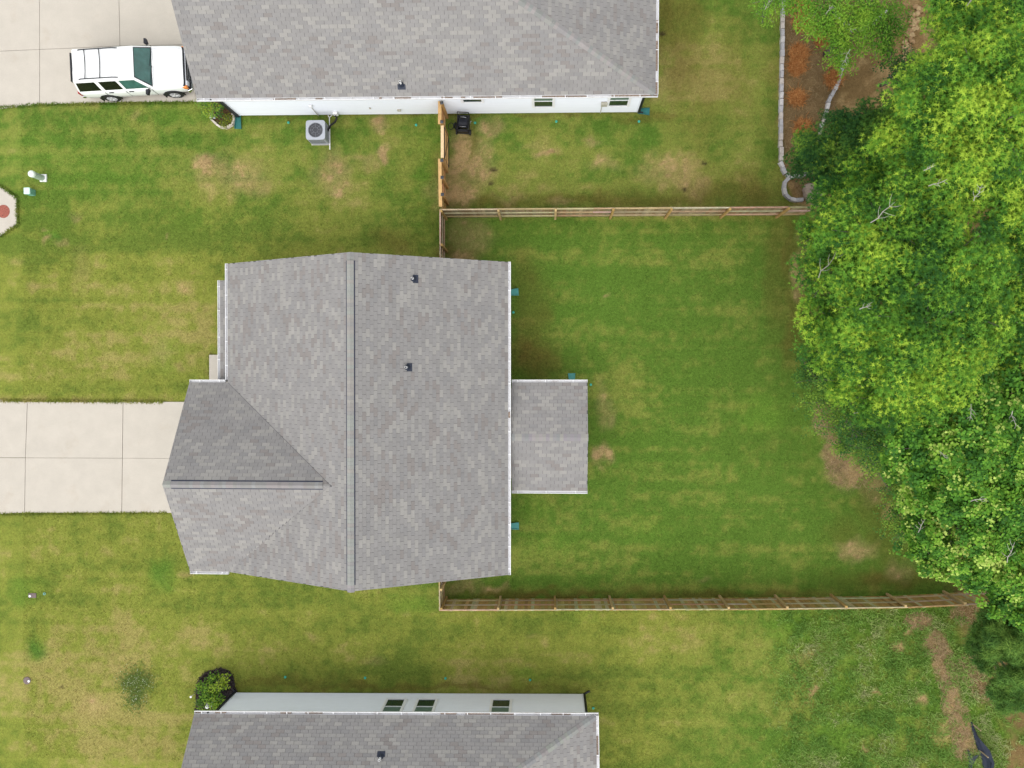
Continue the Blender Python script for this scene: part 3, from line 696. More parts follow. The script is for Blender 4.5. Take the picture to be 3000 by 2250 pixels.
for i in range(len(st) - 1):
    for k in range(n - 1): fs.append((i * n + k, (i + 1) * n + k, (i + 1) * n + k + 1, i * n + k + 1))
    fs.append((i * n + n - 1, (i + 1) * n + n - 1, (i + 1) * n, i * n))
fs += [tuple(range(n - 1, -1, -1)), tuple(range((len(st) - 1) * n, len(st) * n))]
mb.add(vs, fs)
body = mb.build('body', M['carpaint'], car, smooth=True)
e = body.modifiers.new('edges', 'EDGE_SPLIT'); e.split_angle = R(50)
BZ, TZ = 1.15, 1.80
XB0, XB1, XT0, XT1, WB, WT = -2.38, .98, -2.24, .44, .93, .70
mb = MB(CT)
mb.hexa([(XB0, -WB, BZ), (XB1, -WB, BZ), (XB1, WB, BZ), (XB0, WB, BZ), (XT0, -WT, TZ), (XT1, -WT, TZ), (XT1, WT, TZ), (XT0, WT, TZ)])
mb.build('cabin', M['carpaint'], car, bevel=.05, seg=3)
mb = MB(CT); vs = []; N_ = 8                                       # crowned roof skin
for i in range(N_ + 1):
    for j in range(N_ + 1):
        u, v = i / N_, j / N_; x = XT0 + .03 + (XT1 - XT0 - .06) * u; yy = (-WT + .04) + (2 * WT - .08) * v
        vs.append((x, yy, TZ + .002 + .03 * (1 - (2 * v - 1) ** 2) * (1 - (2 * u - 1) ** 4)))
mb.add(vs, [(i * (N_ + 1) + j, (i + 1) * (N_ + 1) + j, (i + 1) * (N_ + 1) + j + 1, i * (N_ + 1) + j + 1) for i in range(N_) for j in range(N_)])
mb.build('roof_panel', M['carpaint'], car, smooth=True)
def sy(z): return WB - (WB - WT) * (z - BZ) / (TZ - BZ)
def side_glass(pts, sgn, name='side_window', m='carglass'):
    mb = MB(CT); p = [Vector((x, sgn * (sy(z) + .006), z)) for x, z in pts]
    if sgn > 0: p = p[::-1]
    mb.slab3(p, (0, sgn * .02, 0)); return mb.build(name, M[m], car)
for sgn in (-1, 1):
    side_glass([(-2.27, 1.21), (-1.36, 1.21), (-1.30, 1.20), (-1.36, 1.70), (-2.17, 1.70)], sgn)
    side_glass([(-1.13, 1.21), (-.33, 1.21), (-.42, 1.70), (-1.18, 1.70)], sgn)
    side_glass([(-.20, 1.21), (.80, 1.21), (.40, 1.70), (-.28, 1.70)], sgn, m='windshield')
    mb = MB(CT)                                                    # door seams and handles
    for x in (-1.22, -.28, .90): mb.box(x - .006, x + .006, sgn * .972 - .008, sgn * .972 + .008, .5, 1.10)
    mb.build('door_seam', M['trim'], car)
    for x in (-.95, -.05):
        h = MB(CT); h.box(x - .1, x + .1, min(sgn * .965, sgn * .995), max(sgn * .965, sgn * .995), 1.03, 1.08); h.build('door_handle', M['trim'], car, bevel=.008)
    mb = MB(CT); mb.tube([(.80, sgn * .93, 1.17), (.78, sgn * 1.03, 1.2)], .03, 6); mb.hexa([(.70, sgn * 1.00 - .0, 1.12), (.86, sgn * 1.00, 1.12), (.80, sgn * 1.22, 1.12), (.70, sgn * 1.22, 1.12), (.70, sgn * 1.00, 1.30), (.86, sgn * 1.00, 1.30), (.80, sgn * 1.22, 1.30), (.70, sgn * 1.22, 1.30)] if sgn > 0 else
        [(.70, -1.22, 1.12), (.80, -1.22, 1.12), (.86, -1.0, 1.12), (.70, -1.0, 1.12), (.70, -1.22, 1.30), (.80, -1.22, 1.30), (.86, -1.0, 1.30), (.70, -1.0, 1.30)])
    mb.build('side_mirror', M['trim'], car, bevel=.02)
    mb = MB(CT); mb.tube([(-1.95, sgn * .63, 1.815), (-1.85, sgn * .63, 1.87), (-.45, sgn * .63, 1.875), (-.22, sgn * .63, 1.82)], .022, 8); mb.build('roof_rail', M['trim'], car)
    for x in (1.58, -1.31):
        y0 = sgn * .868
        wl = thing_part = MB(CT)
        prof = [(.20, -.11), (.33, -.125), (.365, -.10), (.372, -.05), (.372, .05), (.365, .10), (.33, .125), (.20, .11)]
        wl.lathe(prof, (x, y0, .372), 28, 'y'); tyre = wl.build('wheel', M['rubber'], car, smooth=False)
        rm = MB(CT); oy = -sgn
        rm.lathe([(.225, .118 * oy), (.215, .128 * oy), (.19, .10 * oy), (.07, .115 * oy), (.06, .135 * oy), (.0, .137 * oy)], (x, y0, .372), 24, 'y', close=False)
        for k in range(5):
            q = k * 2 * math.pi / 5; a = Vector((x + .06 * math.cos(q), y0 + sgn * .122, .372 + .06 * math.sin(q))); b = Vector((x + .2 * math.cos(q), y0 + sgn * .118, .372 + .2 * math.sin(q)))
            rm.tube([a, b], .032, 6)
        rm.build('rim', M['alloy'], tyre)
        ar = MB(CT); pts = [(x + .44 * math.cos(a), sgn * .965, .36 + .44 * math.sin(a)) for a in np.linspace(-.15, math.pi + .15, 16)]
        ar.tube(pts, .03, 6)
        disc = [(x + .43 * math.cos(a), .36 + .43 * math.sin(a)) for a in np.linspace(0, 2 * math.pi, 24, endpoint=False)]
        p = [Vector((a, sgn * .9795, max(b, .3))) for a, b in disc]
        if sgn > 0: p = p[::-1]
        ar.slab3(p, (0, sgn * .1, 0)); ar.build('wheel_arch', M['black'], car)
        mf = MB(CT); xx = x - .47; mf.box(xx - .012, xx + .012, min(sgn * .70, sgn * .99), max(sgn * .70, sgn * .99), .14, .5); mf.build('mud_flap', M['rubber'], car)
mb = MB(CT); k = .045
def fp(u, v, o=.008):                                              # point on the windscreen plane
    x = XB1 + (XT1 - XB1) * v; ww = WB + (WT - WB) * v; z = BZ + (TZ - BZ) * v
    return Vector((x + o, (2 * u - 1) * ww, z + o * .8))
mb.slab3([fp(.035, .03, .005), fp(.965, .03, .005), fp(.955, .96, .005), fp(.045, .96, .005)], (.02, 0, .02)); mb.build('windshield_seal', M['trim'], car)
mb = MB(CT); mb.slab3([fp(.06, .085, .011), fp(.94, .085, .011), fp(.93, .93, .011), fp(.07, .93, .011)], (.006, 0, .006)); ws = mb.build('windshield', M['windshield'], car)
mb = MB(CT); mb.tube([fp(.52, .05, .03), fp(.30, .12, .03), fp(.10, .16, .03)], .009, 5); mb.tube([fp(.85, .05, .03), fp(.68, .12, .03), fp(.5, .17, .03)], .009, 5); mb.build('wiper', M['trim'], car)
mb = MB(CT); mb.box(-2.405, -2.36, -.62, .62, 1.24, 1.66); rg = mb.build('rear_window', M['carglass'], car)
for x in (-1.65, -1.0):
    mb = MB(CT); mb.tube([(x, -.63, 1.87), (x + .03, -.3, 1.885), (x + .04, 0, 1.89), (x + .03, .3, 1.885), (x, .63, 1.87)], .02, 6); mb.build('roof_crossbar', M['trim'], car)
mb = MB(CT); mb.box(-2.30, -2.22, -.24, .24, 1.80, 1.835); mb.build('brake_light', M['trim'], car, bevel=.01)
mb = MB(CT)                                                        # bonnet and fender seams
for s_ in (-1, 1): mb.tube([(1.02, s_ * .80, 1.178), (1.5, s_ * .80, 1.165), (2.0, s_ * .79, 1.138), (2.22, s_ * .77, 1.10)], .006, 4)
mb.tube([(1.0, -.80, 1.18), (1.04, 0, 1.193), (1.0, .80, 1.18)], .006, 4)
mb.build('bonnet_seam', M['ac'], car)
# the nose: grille, lamps, bumper
mb = MB(CT); mb.hexa([(2.20, -.88, .66), (2.44, -.86, .66), (2.44, .86, .66), (2.20, .88, .66), (2.20, -.86, 1.045), (2.33, -.84, 1.045), (2.33, .84, 1.045), (2.20, .86, 1.045)]); mb.build('grille', M['trim'], car, bevel=.02)
mb = MB(CT)
for z, x in ((.97, 2.375), (.86, 2.405), (.75, 2.435)): mb.box(x - .03, x + .012, -.60, .60, z - .018, z + .018)
mb.build('grille_bar', M['chrome'], car, bevel=.005)
for sgn in (-1, 1):
    y0, y1 = sorted((sgn * .60, sgn * .80)); mb = MB(CT); mb.box(2.30, 2.43, y0, y1, .76, .99); mb.build('headlight', M['lens'], car, bevel=.02)
    y0, y1 = sorted((sgn * .80, sgn * .905)); mb = MB(CT); mb.box(2.18, 2.39, y0, y1, .76, .99); mb.build('turn_signal', M['amber'], car, bevel=.025)
    y0, y1 = sorted((sgn * .80, sgn * .94)); mb = MB(CT); mb.box(-2.455, -2.40, y0, y1, .72, 1.1); mb.build('tail_light', M['redlens'], car, bevel=.015)
mb = MB(CT); mb.hexa([(2.30, -.97, .44), (2.50, -.86, .44), (2.50, .86, .44), (2.30, .97, .44), (2.28, -.97, .655), (2.52, -.86, .655), (2.52, .86, .655), (2.28, .97, .655)]); mb.build('front_bumper', M['chrome'], car, bevel=.03)
mb = MB(CT); mb.box(2.30, 2.53, -.7, .7, .40, .46); mb.build('air_dam', M['trim'], car)
mb = MB(CT); mb.box(-2.54, -2.41, -.93, .93, .46, .66); mb.build('rear_bumper', M['chrome'], car, bevel=.03)
mb = MB(CT); mb.box(-2.2, 2.2, -.8, .8, .24, .40); mb.build('underbody', M['black'], car)
# ------------------------------------------------------------------ fences: every board, rail and post on its own
OLD = [(.33,.228,.070)] * 4 + [(.26,.175,.052)] * 3 + [(.38,.272,.098)] * 3 + [(.40,.33,.19)] * 2 + [(.14,.09,.034)] * 2
NEW = [(.50,.30,.12), (.46,.27,.10), (.54,.34,.15), (.42,.24,.09)]
RAILS = [(.43,.355,.22), (.38,.30,.175), (.46,.39,.27), (.36,.27,.14)]
def unit_box(name, m, col, w_, d, h):
    mb = MB(); mb.col = col; mb.box(-w_ / 2, w_ / 2, -d / 2, d / 2, 0, h); return mb.mesh(name, m, tint=True)
PICK_OLD = [unit_box('picket', M['wood_old'], tuple(c * random.uniform(.9, 1.1) for c in random.choice(OLD)), .138, .016, 1.8) for _ in range(18)]
PICK_GRAY = [unit_box('picket', M['wood_old'], tuple(c * random.uniform(.9, 1.1) for c in random.choice([(.235,.178,.10), (.27,.21,.125), (.205,.15,.078), (.30,.245,.155)])), .138, .016, 1.8) for _ in range(12)]
PICK_NEW = [unit_box('picket', M['wood_new'], c, .138, .016, 1.8) for c in NEW]
POST_OLD = [unit_box('post', M['wood_old'], (.36, .235, .085), .09, .09, 1.84), unit_box('post', M['wood_old'], (.42, .30, .14), .09, .09, 1.84)]
POST_NEW = [unit_box('post', M['wood_new'], c, .10, .10, 1.88) for c in NEW[:2]]
def fence(name, label, pts, side, picks, posts, rails, railmat, bay=2.42, first=0.0, cap=None, postcap=False, railz=(.35, 1.02, 1.74), skip_first=False, lean=0.0, topjit=.02):
    """pts: plan polyline of the boards; side: +1 rails and posts lie left of travel, -1 right"""
    F = thing(name, (pts[0][0], pts[0][1], 0), label, 'fence')
    for i in range(len(pts) - 1):
        a, b = Vector(pts[i]), Vector(pts[i + 1]); t = (b - a).normalized(); L = (b - a).length; nrm = Vector((-t.y, t.x)) * side
        ang = math.atan2(t.y, t.x); Rz = Matrix.Rotation(ang, 4, 'Z'); n = int(L / .1435)
        for k in range(n):
            p = a + t * (.0725 + k * (L / n)) + nrm * random.uniform(-.002, .002)
            ob('picket', random.choice(picks), F, Matrix.Translation((p.x, p.y, random.uniform(-topjit, topjit * .6))) @ Rz @ Matrix.Rotation(random.gauss(0, .004), 4, 'Y') @ Matrix.Rotation(random.gauss(0, .02), 4, 'Z'))
        u = first if i == 0 else carry; ps = []
        while u < L + .02: ps.append(u); u += bay
        carry = u - L
        for u in ps:
            if skip_first and i == 0 and u == ps[0]: continue
            p = a + t * u + nrm * (.008 + .038 + .002 + .045)
            o = ob('post', random.choice(posts), F, Matrix.Translation((p.x, p.y, -.02)) @ Rz)
            if postcap:
                mb = MB(); mb.box(p.x - .065, p.x + .065, p.y - .065, p.y + .065, 1.862, 1.885); mb.add([(p.x - .06, p.y - .06, 1.886), (p.x + .06, p.y - .06, 1.886), (p.x + .06, p.y + .06, 1.886), (p.x - .06, p.y + .06, 1.886), (p.x, p.y, 1.93)], [(0, 1, 4), (1, 2, 4), (2, 3, 4), (3, 0, 4)])
                mb.build('post_cap', M['darkcap'], F)
        ends = [0.0] + [u for u in ps if .3 < u < L - .3] + [L]
        for z in railz:
            for u0, u1 in zip(ends[:-1], ends[1:]):
                mb = MB(); mb.col = tuple(c * random.uniform(.85, 1.12) for c in random.choice(rails)); j = random.uniform(-.012, .012)
                q = [a + t * (u0 + .003) + nrm * .0095, a + t * (u1 - .003) + nrm * .0095, a + t * (u1 - .003) + nrm * .0465, a + t * (u0 + .003) + nrm * .0465]
                if (q[1] - q[0]).cross(q[2] - q[0]) < 0: q = q[::-1]
                mb.hexa([(*v, z - .045 + j) for v in q] + [(*v, z + .045 + j) for v in q]); mb.build('rail', railmat, F, tint=True)
        if cap:
            mb = MB(); mb.col = cap
            q = [a - nrm * .07, b - nrm * .07, b + nrm * .075, a + nrm * .075]
            if (q[1] - q[0]).cross(q[2] - q[0]) < 0: q = q[::-1]
            mb.hexa([(*v, 1.815) for v in q] + [(*v, 1.85) for v in q]); mb.build('cap_board', M['wood_new'], F, tint=True, bevel=.005)
    return F
M['darkcap'] = mat('post_cap_metal', (.05, .055, .065), rough=.35, var=.1)
FX = -4.50
fence('wooden_fence', 'long weathered wooden fence between the two back yards, top side of the middle lawn', [(FX + .0, 7.13), (2.0, 7.12), (11.2, 7.10)], -1, PICK_GRAY, POST_OLD, RAILS, M['wood_rail'], first=.06)
fence('wooden_fence', 'short weathered fence running down to the top gable of the middle house', [(FX - .02, 7.11), (FX - .02, 4.45)], 1, PICK_GRAY + PICK_OLD[:4], POST_OLD, RAILS, M['wood_rail'], first=1.5)
fence('wooden_fence', 'long brown wooden fence along the bottom of the middle back yard', [(FX - .05, -9.95), (8.6, -9.74), (15.0, -9.58), (19.2, -9.33)], 1, PICK_OLD, POST_OLD, RAILS, M['wood_rail'], first=.10)
fence('wooden_fence', 'short brown fence from the bottom gable of the middle house to the corner post', [(FX - .07, -7.85), (FX - .05, -9.93)], 1, PICK_OLD[:6] + PICK_GRAY, POST_OLD, RAILS, M['wood_rail'], first=1.2)
fence('wooden_fence', 'new honey-coloured fence panel against the white house wall', [(FX, 11.66), (FX, 10.70)], 1, PICK_NEW, POST_NEW, NEW, M['wood_new'], bay=.80, first=.08, cap=(.50, .31, .13), postcap=True, railz=(.35, 1.0, 1.70))
fence('wooden_fence', 'new honey-coloured fence section between the gate and the weathered corner', [(FX, 9.24), (FX + .03, 7.22)], 1, PICK_NEW, POST_NEW, NEW, M['wood_new'], bay=.72, first=.08, cap=(.52, .33, .14), postcap=True, railz=(.35, 1.0, 1.70))
gt = thing('fence_gate', (-4.37, 9.95, 0), 'pale new wooden gate with black metal frame between the new fence sections', 'gate')
for k in range(9):
    p = 10.62 - .07 - k * .149
    ob('board', random.choice(PICK_NEW), gt, Matrix.Translation((-4.39, p, .04)) @ Matrix.Rotation(R(90), 4, 'Z'))
for z in (.3, 1.0, 1.7):
    mb = MB(); mb.col = NEW[2]; mb.box(-4.379, -4.34, 9.28, 10.62, z - .045, z + .045); mb.build('rail', M['wood_new'], gt, tint=True)
mb = MB(); mb.col = (.62, .45, .26); mb.box(-4.45, -4.32, 9.27, 10.63, 1.845, 1.88); mb.build('top_board', M['wood_new'], gt, tint=True, bevel=.005)
mb = MB(); mb.tube([(-4.31, 10.60, .25), (-4.31, 10.60, 1.76), (-4.31, 9.30, 1.76), (-4.31, 9.30, .25), (-4.31, 10.60, .25)], .017, 6); mb.tube([(-4.31, 10.60, .25), (-4.31, 9.30, 1.70)], .012, 6); mb.build('metal_frame', M['black'], gt)

# ------------------------------------------------------------------ the air conditioner
A0 = Vector((-10.11, 10.84, 0)); ac = thing('air_conditioner', A0, 'grey outdoor air conditioner unit on the grass by the white wall', 'air conditioner')
TA = Matrix.Translation(A0)
def rrect(h, r, n=5):
    p = []
    for cx, cy, a0 in ((h - r, h - r, 0), (-h + r, h - r, 90), (-h + r, -h + r, 180), (h - r, -h + r, 270)):
        for k in range(n): a = R(a0 + 90 * k / (n - 1)); p.append((cx + r * math.cos(a), cy + r * math.sin(a)))
    return p
mb = MB(TA); mb.prism([(-.42, -.42), (.42, -.42), (.42, .42), (-.42, .42)], -.05, .05); mb.build('pad', M['concrete'], ac, bevel=.01)
mb = MB(TA); mb.prism(rrect(.365, .07), .052, .78); mb.build('coil', M['acdark'], ac)
mb = MB(TA); H_ = .40
for i in range(4):
    c_, s_ = math.cos(i * math.pi / 2), math.sin(i * math.pi / 2)
    for k in range(15):
        u = -.30 + k * .6 / 14; x, y = H_ - .018, u; hw = .011
        p = [(x - .012, y - hw), (x + .012, y - hw), (x + .012, y + hw), (x - .012, y + hw)]
        mb.prism([(a * c_ - b * s_, a * s_ + b * c_) for a, b in p], .12, .76)
mb.build('louvre', M['ac'], ac)
mb = MB(TA)
for cx, cy in ((1, 1), (-1, 1), (-1, -1), (1, -1)):
    mb.prism(ccw([(cx * a, cy * b) for a, b in ((.33, .405), (.385, .395), (.40, .37), (.405, .33), (.37, .33), (.33, .37))]), .053, .80)
mb.prism(rrect(.412, .07), .05, .12); mb.build('cabinet_post', M['ac'], ac)
mb = MB(TA); ni = 64; inner = [(.325 * math.cos(a), .325 * math.sin(a)) for a in np.linspace(0, 2 * math.pi, ni, endpoint=False)]; outer = [((lambda k: (x * k, y * k))(.425 / (abs(x / .325) ** 9 + abs(y / .325) ** 9) ** (1 / 9) / .325)) for x, y in inner]
vs = [(x, y, .775) for x, y in outer] + [(x, y, .85) for x, y in outer] + [(x, y, .845) for x, y in inner] + [(x * .97, y * .97, .62) for x, y in inner]
fs = []
for i in range(ni):
    j = (i + 1) % ni; fs += [(i, j, ni + j, ni + i), (ni + i, ni + j, 2 * ni + j, 2 * ni + i), (2 * ni + i, 2 * ni + j, 3 * ni + j, 3 * ni + i)]
mb.add(vs, fs); mb.build('top_cover', M['ac'], ac)
mb = MB(TA); mb.lathe([(.30, .60), (.30, .63)], (0, 0, 0), 24); mb.build('fan_well', M['acdark'], ac)
fan = MB(TA); fan.lathe([(.085, .66), (.085, .73), (.06, .745), (.0, .748)], (0, 0, 0), 20); hub = fan.build('fan_hub', M['ac'], ac)
for k in range(3):
    q0 = R(150 + 120 * k); b = MB(TA); vs = []
    for i in range(7):
        a = q0 + R(78) * i / 6
        for r_ in (.08, .29): vs.append((r_ * math.cos(a), r_ * math.sin(a), .66 + .055 * i / 6 + (.01 if r_ > .2 else 0)))
    b.add(vs, [(2 * i, 2 * i + 1, 2 * i + 3, 2 * i + 2) for i in range(6)]); b.build('fan_blade', M['acblade'] if k == 0 else M['ac'], hub)
mb = MB(TA)
for k in range(0): pass
g = MB(TA)
for r_ in (.12, .22, .30): g.tube([(r_ * math.cos(a), r_ * math.sin(a), .852) for a in np.linspace(0, 2 * math.pi, 33)], .0016, 4)
for k in range(8): a = k * math.pi / 4; g.tube([(.10 * math.cos(a), .10 * math.sin(a), .8565), (.315 * math.cos(a), .315 * math.sin(a), .852)], .0022, 4)
g.build('fan_guard', M['ac'], ac)
v = U(983, 336, .35); mb = MB(); p0 = U(966, 374, .3)
mb.tube([(v.x, v.y - .08, .38), U(987, 344, .2), U(982, 357, .16), U(968, 368, .2), (A0.x + .40, A0.y + .12, .32)], .045, 8); mb.build('line_set', M['rubber'], ac)
mb = MB(); mb.tube([U(961, 338, .06), U(965, 344, .05), U(966, 400, .05), U(966.5, 438, .05)], .022, 8); mb.tube([U(973, 337, .06), U(965.5, 344, .055)], .018, 8)
tag(mb.build('drain_pipe', M['pvc'], origin=U(966, 400, .03)), 'thin white drain pipe lying on the grass beside the air conditioner', 'pipe')

# ------------------------------------------------------------------ hose reel cart by the wall
h0 = U(1358, 368, 0); h0 = Vector((h0.x + .03, h0.y - .03, 0)); TH = Matrix.Translation(h0) @ Matrix.Rotation(R(-4), 4, 'Z')
hr = thing('hose_reel_cart', h0, 'black garden hose reel cart standing against the white wall', 'hose reel')
mb = MB(TH)
for s_ in (-1, 1):
    mb.tube([(s_ * .25, -.34, .06), (s_ * .25, -.30, .30), (s_ * .25, .0, .46), (s_ * .25, .28, .62), (s_ * .25, .36, .80)], .02, 8)
    mb.tube([(s_ * .25, -.05, .44), (s_ * .25, .25, .06)], .02, 8)
mb.tube([(-.25, .36, .80), (.25, .36, .80)], .02, 8); mb.tube([(-.25, -.34, .06), (.25, -.34, .06)], .02, 8); mb.tube([(-.25, .25, .06), (.25, .25, .06)], .02, 8)
mb.box(-.24, .24, .10, .36, .10, .42); mb.box(-.27, -.21, -.30, .34, .08, .52); mb.box(.21, .27, -.30, .34, .08, .52); mb.box(-.24, .24, -.34, -.22, .05, .34)
mb.build('frame', M['black'], hr, bevel=.05, seg=4)
mb = MB(TH)
for k in range(11):
    y = -.2 + .0; x = -.18 + k * .036
    mb.tube([(x + .012 * math.sin(a), .0 + .19 * math.cos(a), .44 + .19 * math.sin(a)) for a in np.linspace(0, 2 * math.pi, 19)], .018, 6, cap=False)
mb.build('wound_hose', M['hose'], hr, smooth=True)
for s_ in (-1, 1):
    mb = MB(TH); mb.lathe([(.25, -.012), (.26, 0), (.25, .012)], (s_ * .215, 0, .44), 24, 'x'); mb.build('reel_flange', M['black'], hr)
for y in (-.20, .20):
    mb = MB(TH); mb.tube([(-.12, y, .58 + (.02 if y > 0 else 0)), (0, y * 1.08, .61), (.13, y, .58)], .016, 6); mb.build('guide_bar', M['chrome'], hr)
for s_ in (-1, 1):
    mb = MB(TH); mb.lathe([(.05, -.03), (.11, -.035), (.12, -.02), (.12, .02), (.11, .035), (.05, .03)], (s_ * .30, -.30, .12), 20, 'x'); mb.build('wheel', M['rubber'], hr)
mb = MB(TH); mb.tube([(.24, .02, .42), (.31, .02, .42), (.31, .12, .36), (.37, .12, .36)], .013, 6); mb.build('crank', M['chrome'], hr)
pts = []; c0 = U(1321, 366, .03)
for a in np.linspace(0, 2 * math.pi * 1.15, 30): pts.append((c0.x + .12 * math.cos(a + .3), c0.y - .06 + .15 * math.sin(a + .3), .02 + .006 * a / 3))
pts += [U(1335, 366, .06), U(1345, 362, .2)]
mb = MB(); mb.tube(pts, .013, 6); mb.build('leader_hose', M['hose'], hr)
mb = MB()
for k in range(4): mb.tube([(c0.x + .19 + .05 * math.cos(a) + k * .015, c0.y - .03 + .14 * math.sin(a) - k * .02, .03 + k * .024) for a in np.linspace(0, 6.28, 20)], .013, 6, cap=False)
mb.build('hose_coil', M['hose'], hr)

# ------------------------------------------------------------------ utility boxes and lids on the lawn
pd = U(125, 522); u1 = thing('utility_pedestal', pd, 'tall round pale green utility pedestal on a white pad', 'utility pedestal')
mb = MB(Matrix.Translation(pd)); mb.prism([(-.11, -.17), (.20, -.17), (.20, .17), (-.11, .17)], -.05, .05); mb.build('pad', M['pvc'], u1, bevel=.01)
mb = MB(Matrix.Translation(pd)); mb.lathe([(.135, .051), (.135, .72), (.145, .725), (.145, .74)], (0, 0, 0), 28, close=False); mb.build('housing', M['pedestal'], u1, smooth=False)
mb = MB(Matrix.Translation(pd)); mb.lathe([(.15, .70), (.15, .80), (.13, .84), (.07, .865), (0, .87)], (0, 0, 0), 28, close=False); mb.build('cap', M['pedtop'], u1, smooth=True)
pb = U(96, 565); u2 = thing('utility_box', pb, 'short square teal-green utility box beside the round pedestal', 'utility box')
mb = MB(Matrix.Translation(pb)); mb.box(-.14, .13, -.14, .14, -.03, .36); mb.build('housing', M['boxgreen'], u2, bevel=.03, seg=3)
mb = MB(Matrix.Translation(pb)); mb.box(-.15, .14, -.15, .15, .362, .43); mb.build('lid', M['boxtop'], u2, bevel=.035, seg=3)
for (px, py), lab, sq in (((94, 1745), 'dark square valve box with a white cap beside the pale blue ring', 1), ((79, 1994), 'round dark valve box with a white cap near the bottom left', 0)):
    c = U(px, py); t_ = thing('valve_box', c, lab, 'valve box', 'valve boxes in the front lawn')
    mb = MB(Matrix.Translation(c))
    if sq: mb.prism([(-.17, -.1), (.19, -.1), (.19, .11), (-.17, .11)], -.05, .012)
    else: mb.lathe([(.17, -.05), (.17, .012), (.15, .016), (0, .016)], (0, 0, 0), 20, close=False)
    mb.build('lid', M['pink'], t_, bevel=.006 if sq else 0)
    mb = MB(Matrix.Translation(c)); ox = -.08 if sq else .11; mb.lathe([(.055, .0), (.055, .05), (.04, .06), (0, .062)], (ox, -.01, 0), 16, close=False); mb.build('cap', M['pvc'], t_)
c = U(130.5, 1739.5); mb = MB(); mb.tube([(c.x + .05 * math.cos(a), c.y + .05 * math.sin(a), .015) for a in np.linspace(0, 6.283, 17)], .012, 6, cap=False)
tag(mb.build('ring', mat('pale_blue_plastic', (.18, .45, .47), rough=.5), origin=(c.x, c.y, 0)), 'small pale blue ring lying in the grass near the driveway side lid', 'ring')
caps_ = [((845, 359), 'small teal ground marker left of the air conditioner'), ((1219, 366), 'small teal ground marker left of the new wooden fence'), ((1391.6, 360), 'small teal ground marker just right of the black hose reel'),
 ((1630, 356), 'small teal ground marker below the middle window of the top house'), ((1872, 356), 'small teal ground marker near the right corner of the top house'),
 ((835.6, 1984), 'small teal ground marker by the bottom house, leftmost of its row'), ((1069.6, 1986), 'small teal ground marker by the bottom house, second from left'), ((1305, 1987.5), 'small teal ground marker by the bottom house, third from left'),
 ((1553, 1992), 'small teal ground marker by the bottom house, rightmost of its row'), ((1738, 2074.6), 'small teal ground marker by the right corner of the bottom house'),
 ((1504, 915), 'small teal ground marker at the middle house gutter, above the back porch'), ((1731, 1127), 'small teal ground marker off the outer top corner of the back porch')]
mb = MB(); mb.lathe([(.055, -.05), (.055, .016), (.045, .024), (.012, .026), (.012, .034), (0, .034)], (0, 0, 0), 14, close=False); capm = mb.mesh('ground_marker', M['cap'])
for (px, py), lab in caps_: tag(ob('ground_marker', capm, None, Matrix.Translation(U(px, py, .005))), lab, 'ground marker', 'teal markers along the house walls')
def splash(px, py, ang, lab, L=.62, m='teal'):
    c = U(px, py); T_ = Matrix.Translation(c) @ Matrix.Rotation(ang, 4, 'Z'); mb = MB(T_)
    mb.hexa([(-L / 2, -.10, .005), (L / 2, -.15, .005), (L / 2, .15, .005), (-L / 2, .10, .005), (-L / 2, -.10, .05), (L / 2, -.15, .025), (L / 2, .15, .025), (-L / 2, .10, .05)])
    for s_ in (-1, 1):
        p = [(-L / 2, s_ * .10 - .012, .051), (L / 2, s_ * .15 - .012, .026), (L / 2, s_ * .15 + .012, .026), (-L / 2, s_ * .10 + .012, .051)]
        mb.hexa([Vector(q) for q in p] + [Vector(q) + Vector((0, 0, .045)) for q in p])
    mb.box(-L / 2, -L / 2 + .02, -.10, .10, .052, .11)
    tag(mb.build('splash_block', M[m], origin=c), lab, 'splash block', 'downspout splash blocks')
splash(1499, 857, 0.08, 'teal splash block at the middle house gutter, above the porch'); splash(1675, 1110, R(92), 'teal splash block at the top gutter of the back porch', .5)
splash(1500, 1541, .03, 'teal splash block at the middle house gutter, below the porch'); splash(1886, 327, -.05, 'dark teal splash block at the right corner of the top house', .5, 'darkteal')
splash(699, 358, R(-93), 'dark teal splash block beside the stone-edged flower bed', .6, 'darkteal')

# ------------------------------------------------------------------ stone blocks, bed, boulder, silt fence
BLK = []
for i in range(10):
    mb = MB(); mb.col = random.choice([(.37,.35,.345), (.42,.40,.385), (.34,.33,.335), (.40,.36,.325), (.45,.43,.42)]); j = lambda: random.uniform(-.015, .015)
    mb.hexa([(-.145 + j(), -.09 + j(), 0), (.145 + j(), -.09 + j(), 0), (.145 + j(), .09 + j(), 0), (-.145 + j(), .09 + j(), 0), (-.14 + j(), -.085 + j(), .2 + j()), (.14 + j(), -.085 + j(), .2 + j()), (.14 + j(), .085 + j(), .2 + j()), (-.14 + j(), .085 + j(), .2 + j())])
    BLK.append(mb.mesh('block', M['block'], tint=True))
def block_row(name, label, pix, z=.2, step=.302, sc=1.0):
    pts = [U(x, y, z) for x, y in pix]; o = thing(name, (pts[0].x, pts[0].y, 0), label, 'garden edging'); d = 0; i = 0
    seg = [(pts[k], pts[k + 1]) for k in range(len(pts) - 1)]; tot = sum((b - a).length for a, b in seg); u = step / 2 * sc
    while u < tot:
        q = u
        for a, b in seg:
            L = (b - a).length
            if q <= L: break
            q -= L
        p = a + (b - a) * (q / L); t = (b - a).normalized()
        e_ = ob('block', random.choice(BLK), o, Matrix.Translation((p.x + random.uniform(-.012, .012), p.y, -.03)) @ Matrix.Rotation(math.atan2(t.y, t.x) + random.gauss(0, .04) + (math.pi if random.random() < .5 else 0), 4, 'Z') @ Matrix.Diagonal((sc, sc, random.uniform(.95, 1.1), 1)) @ Matrix.Diagonal((1, .88, 1, 1)))
        u += step * sc
    return o
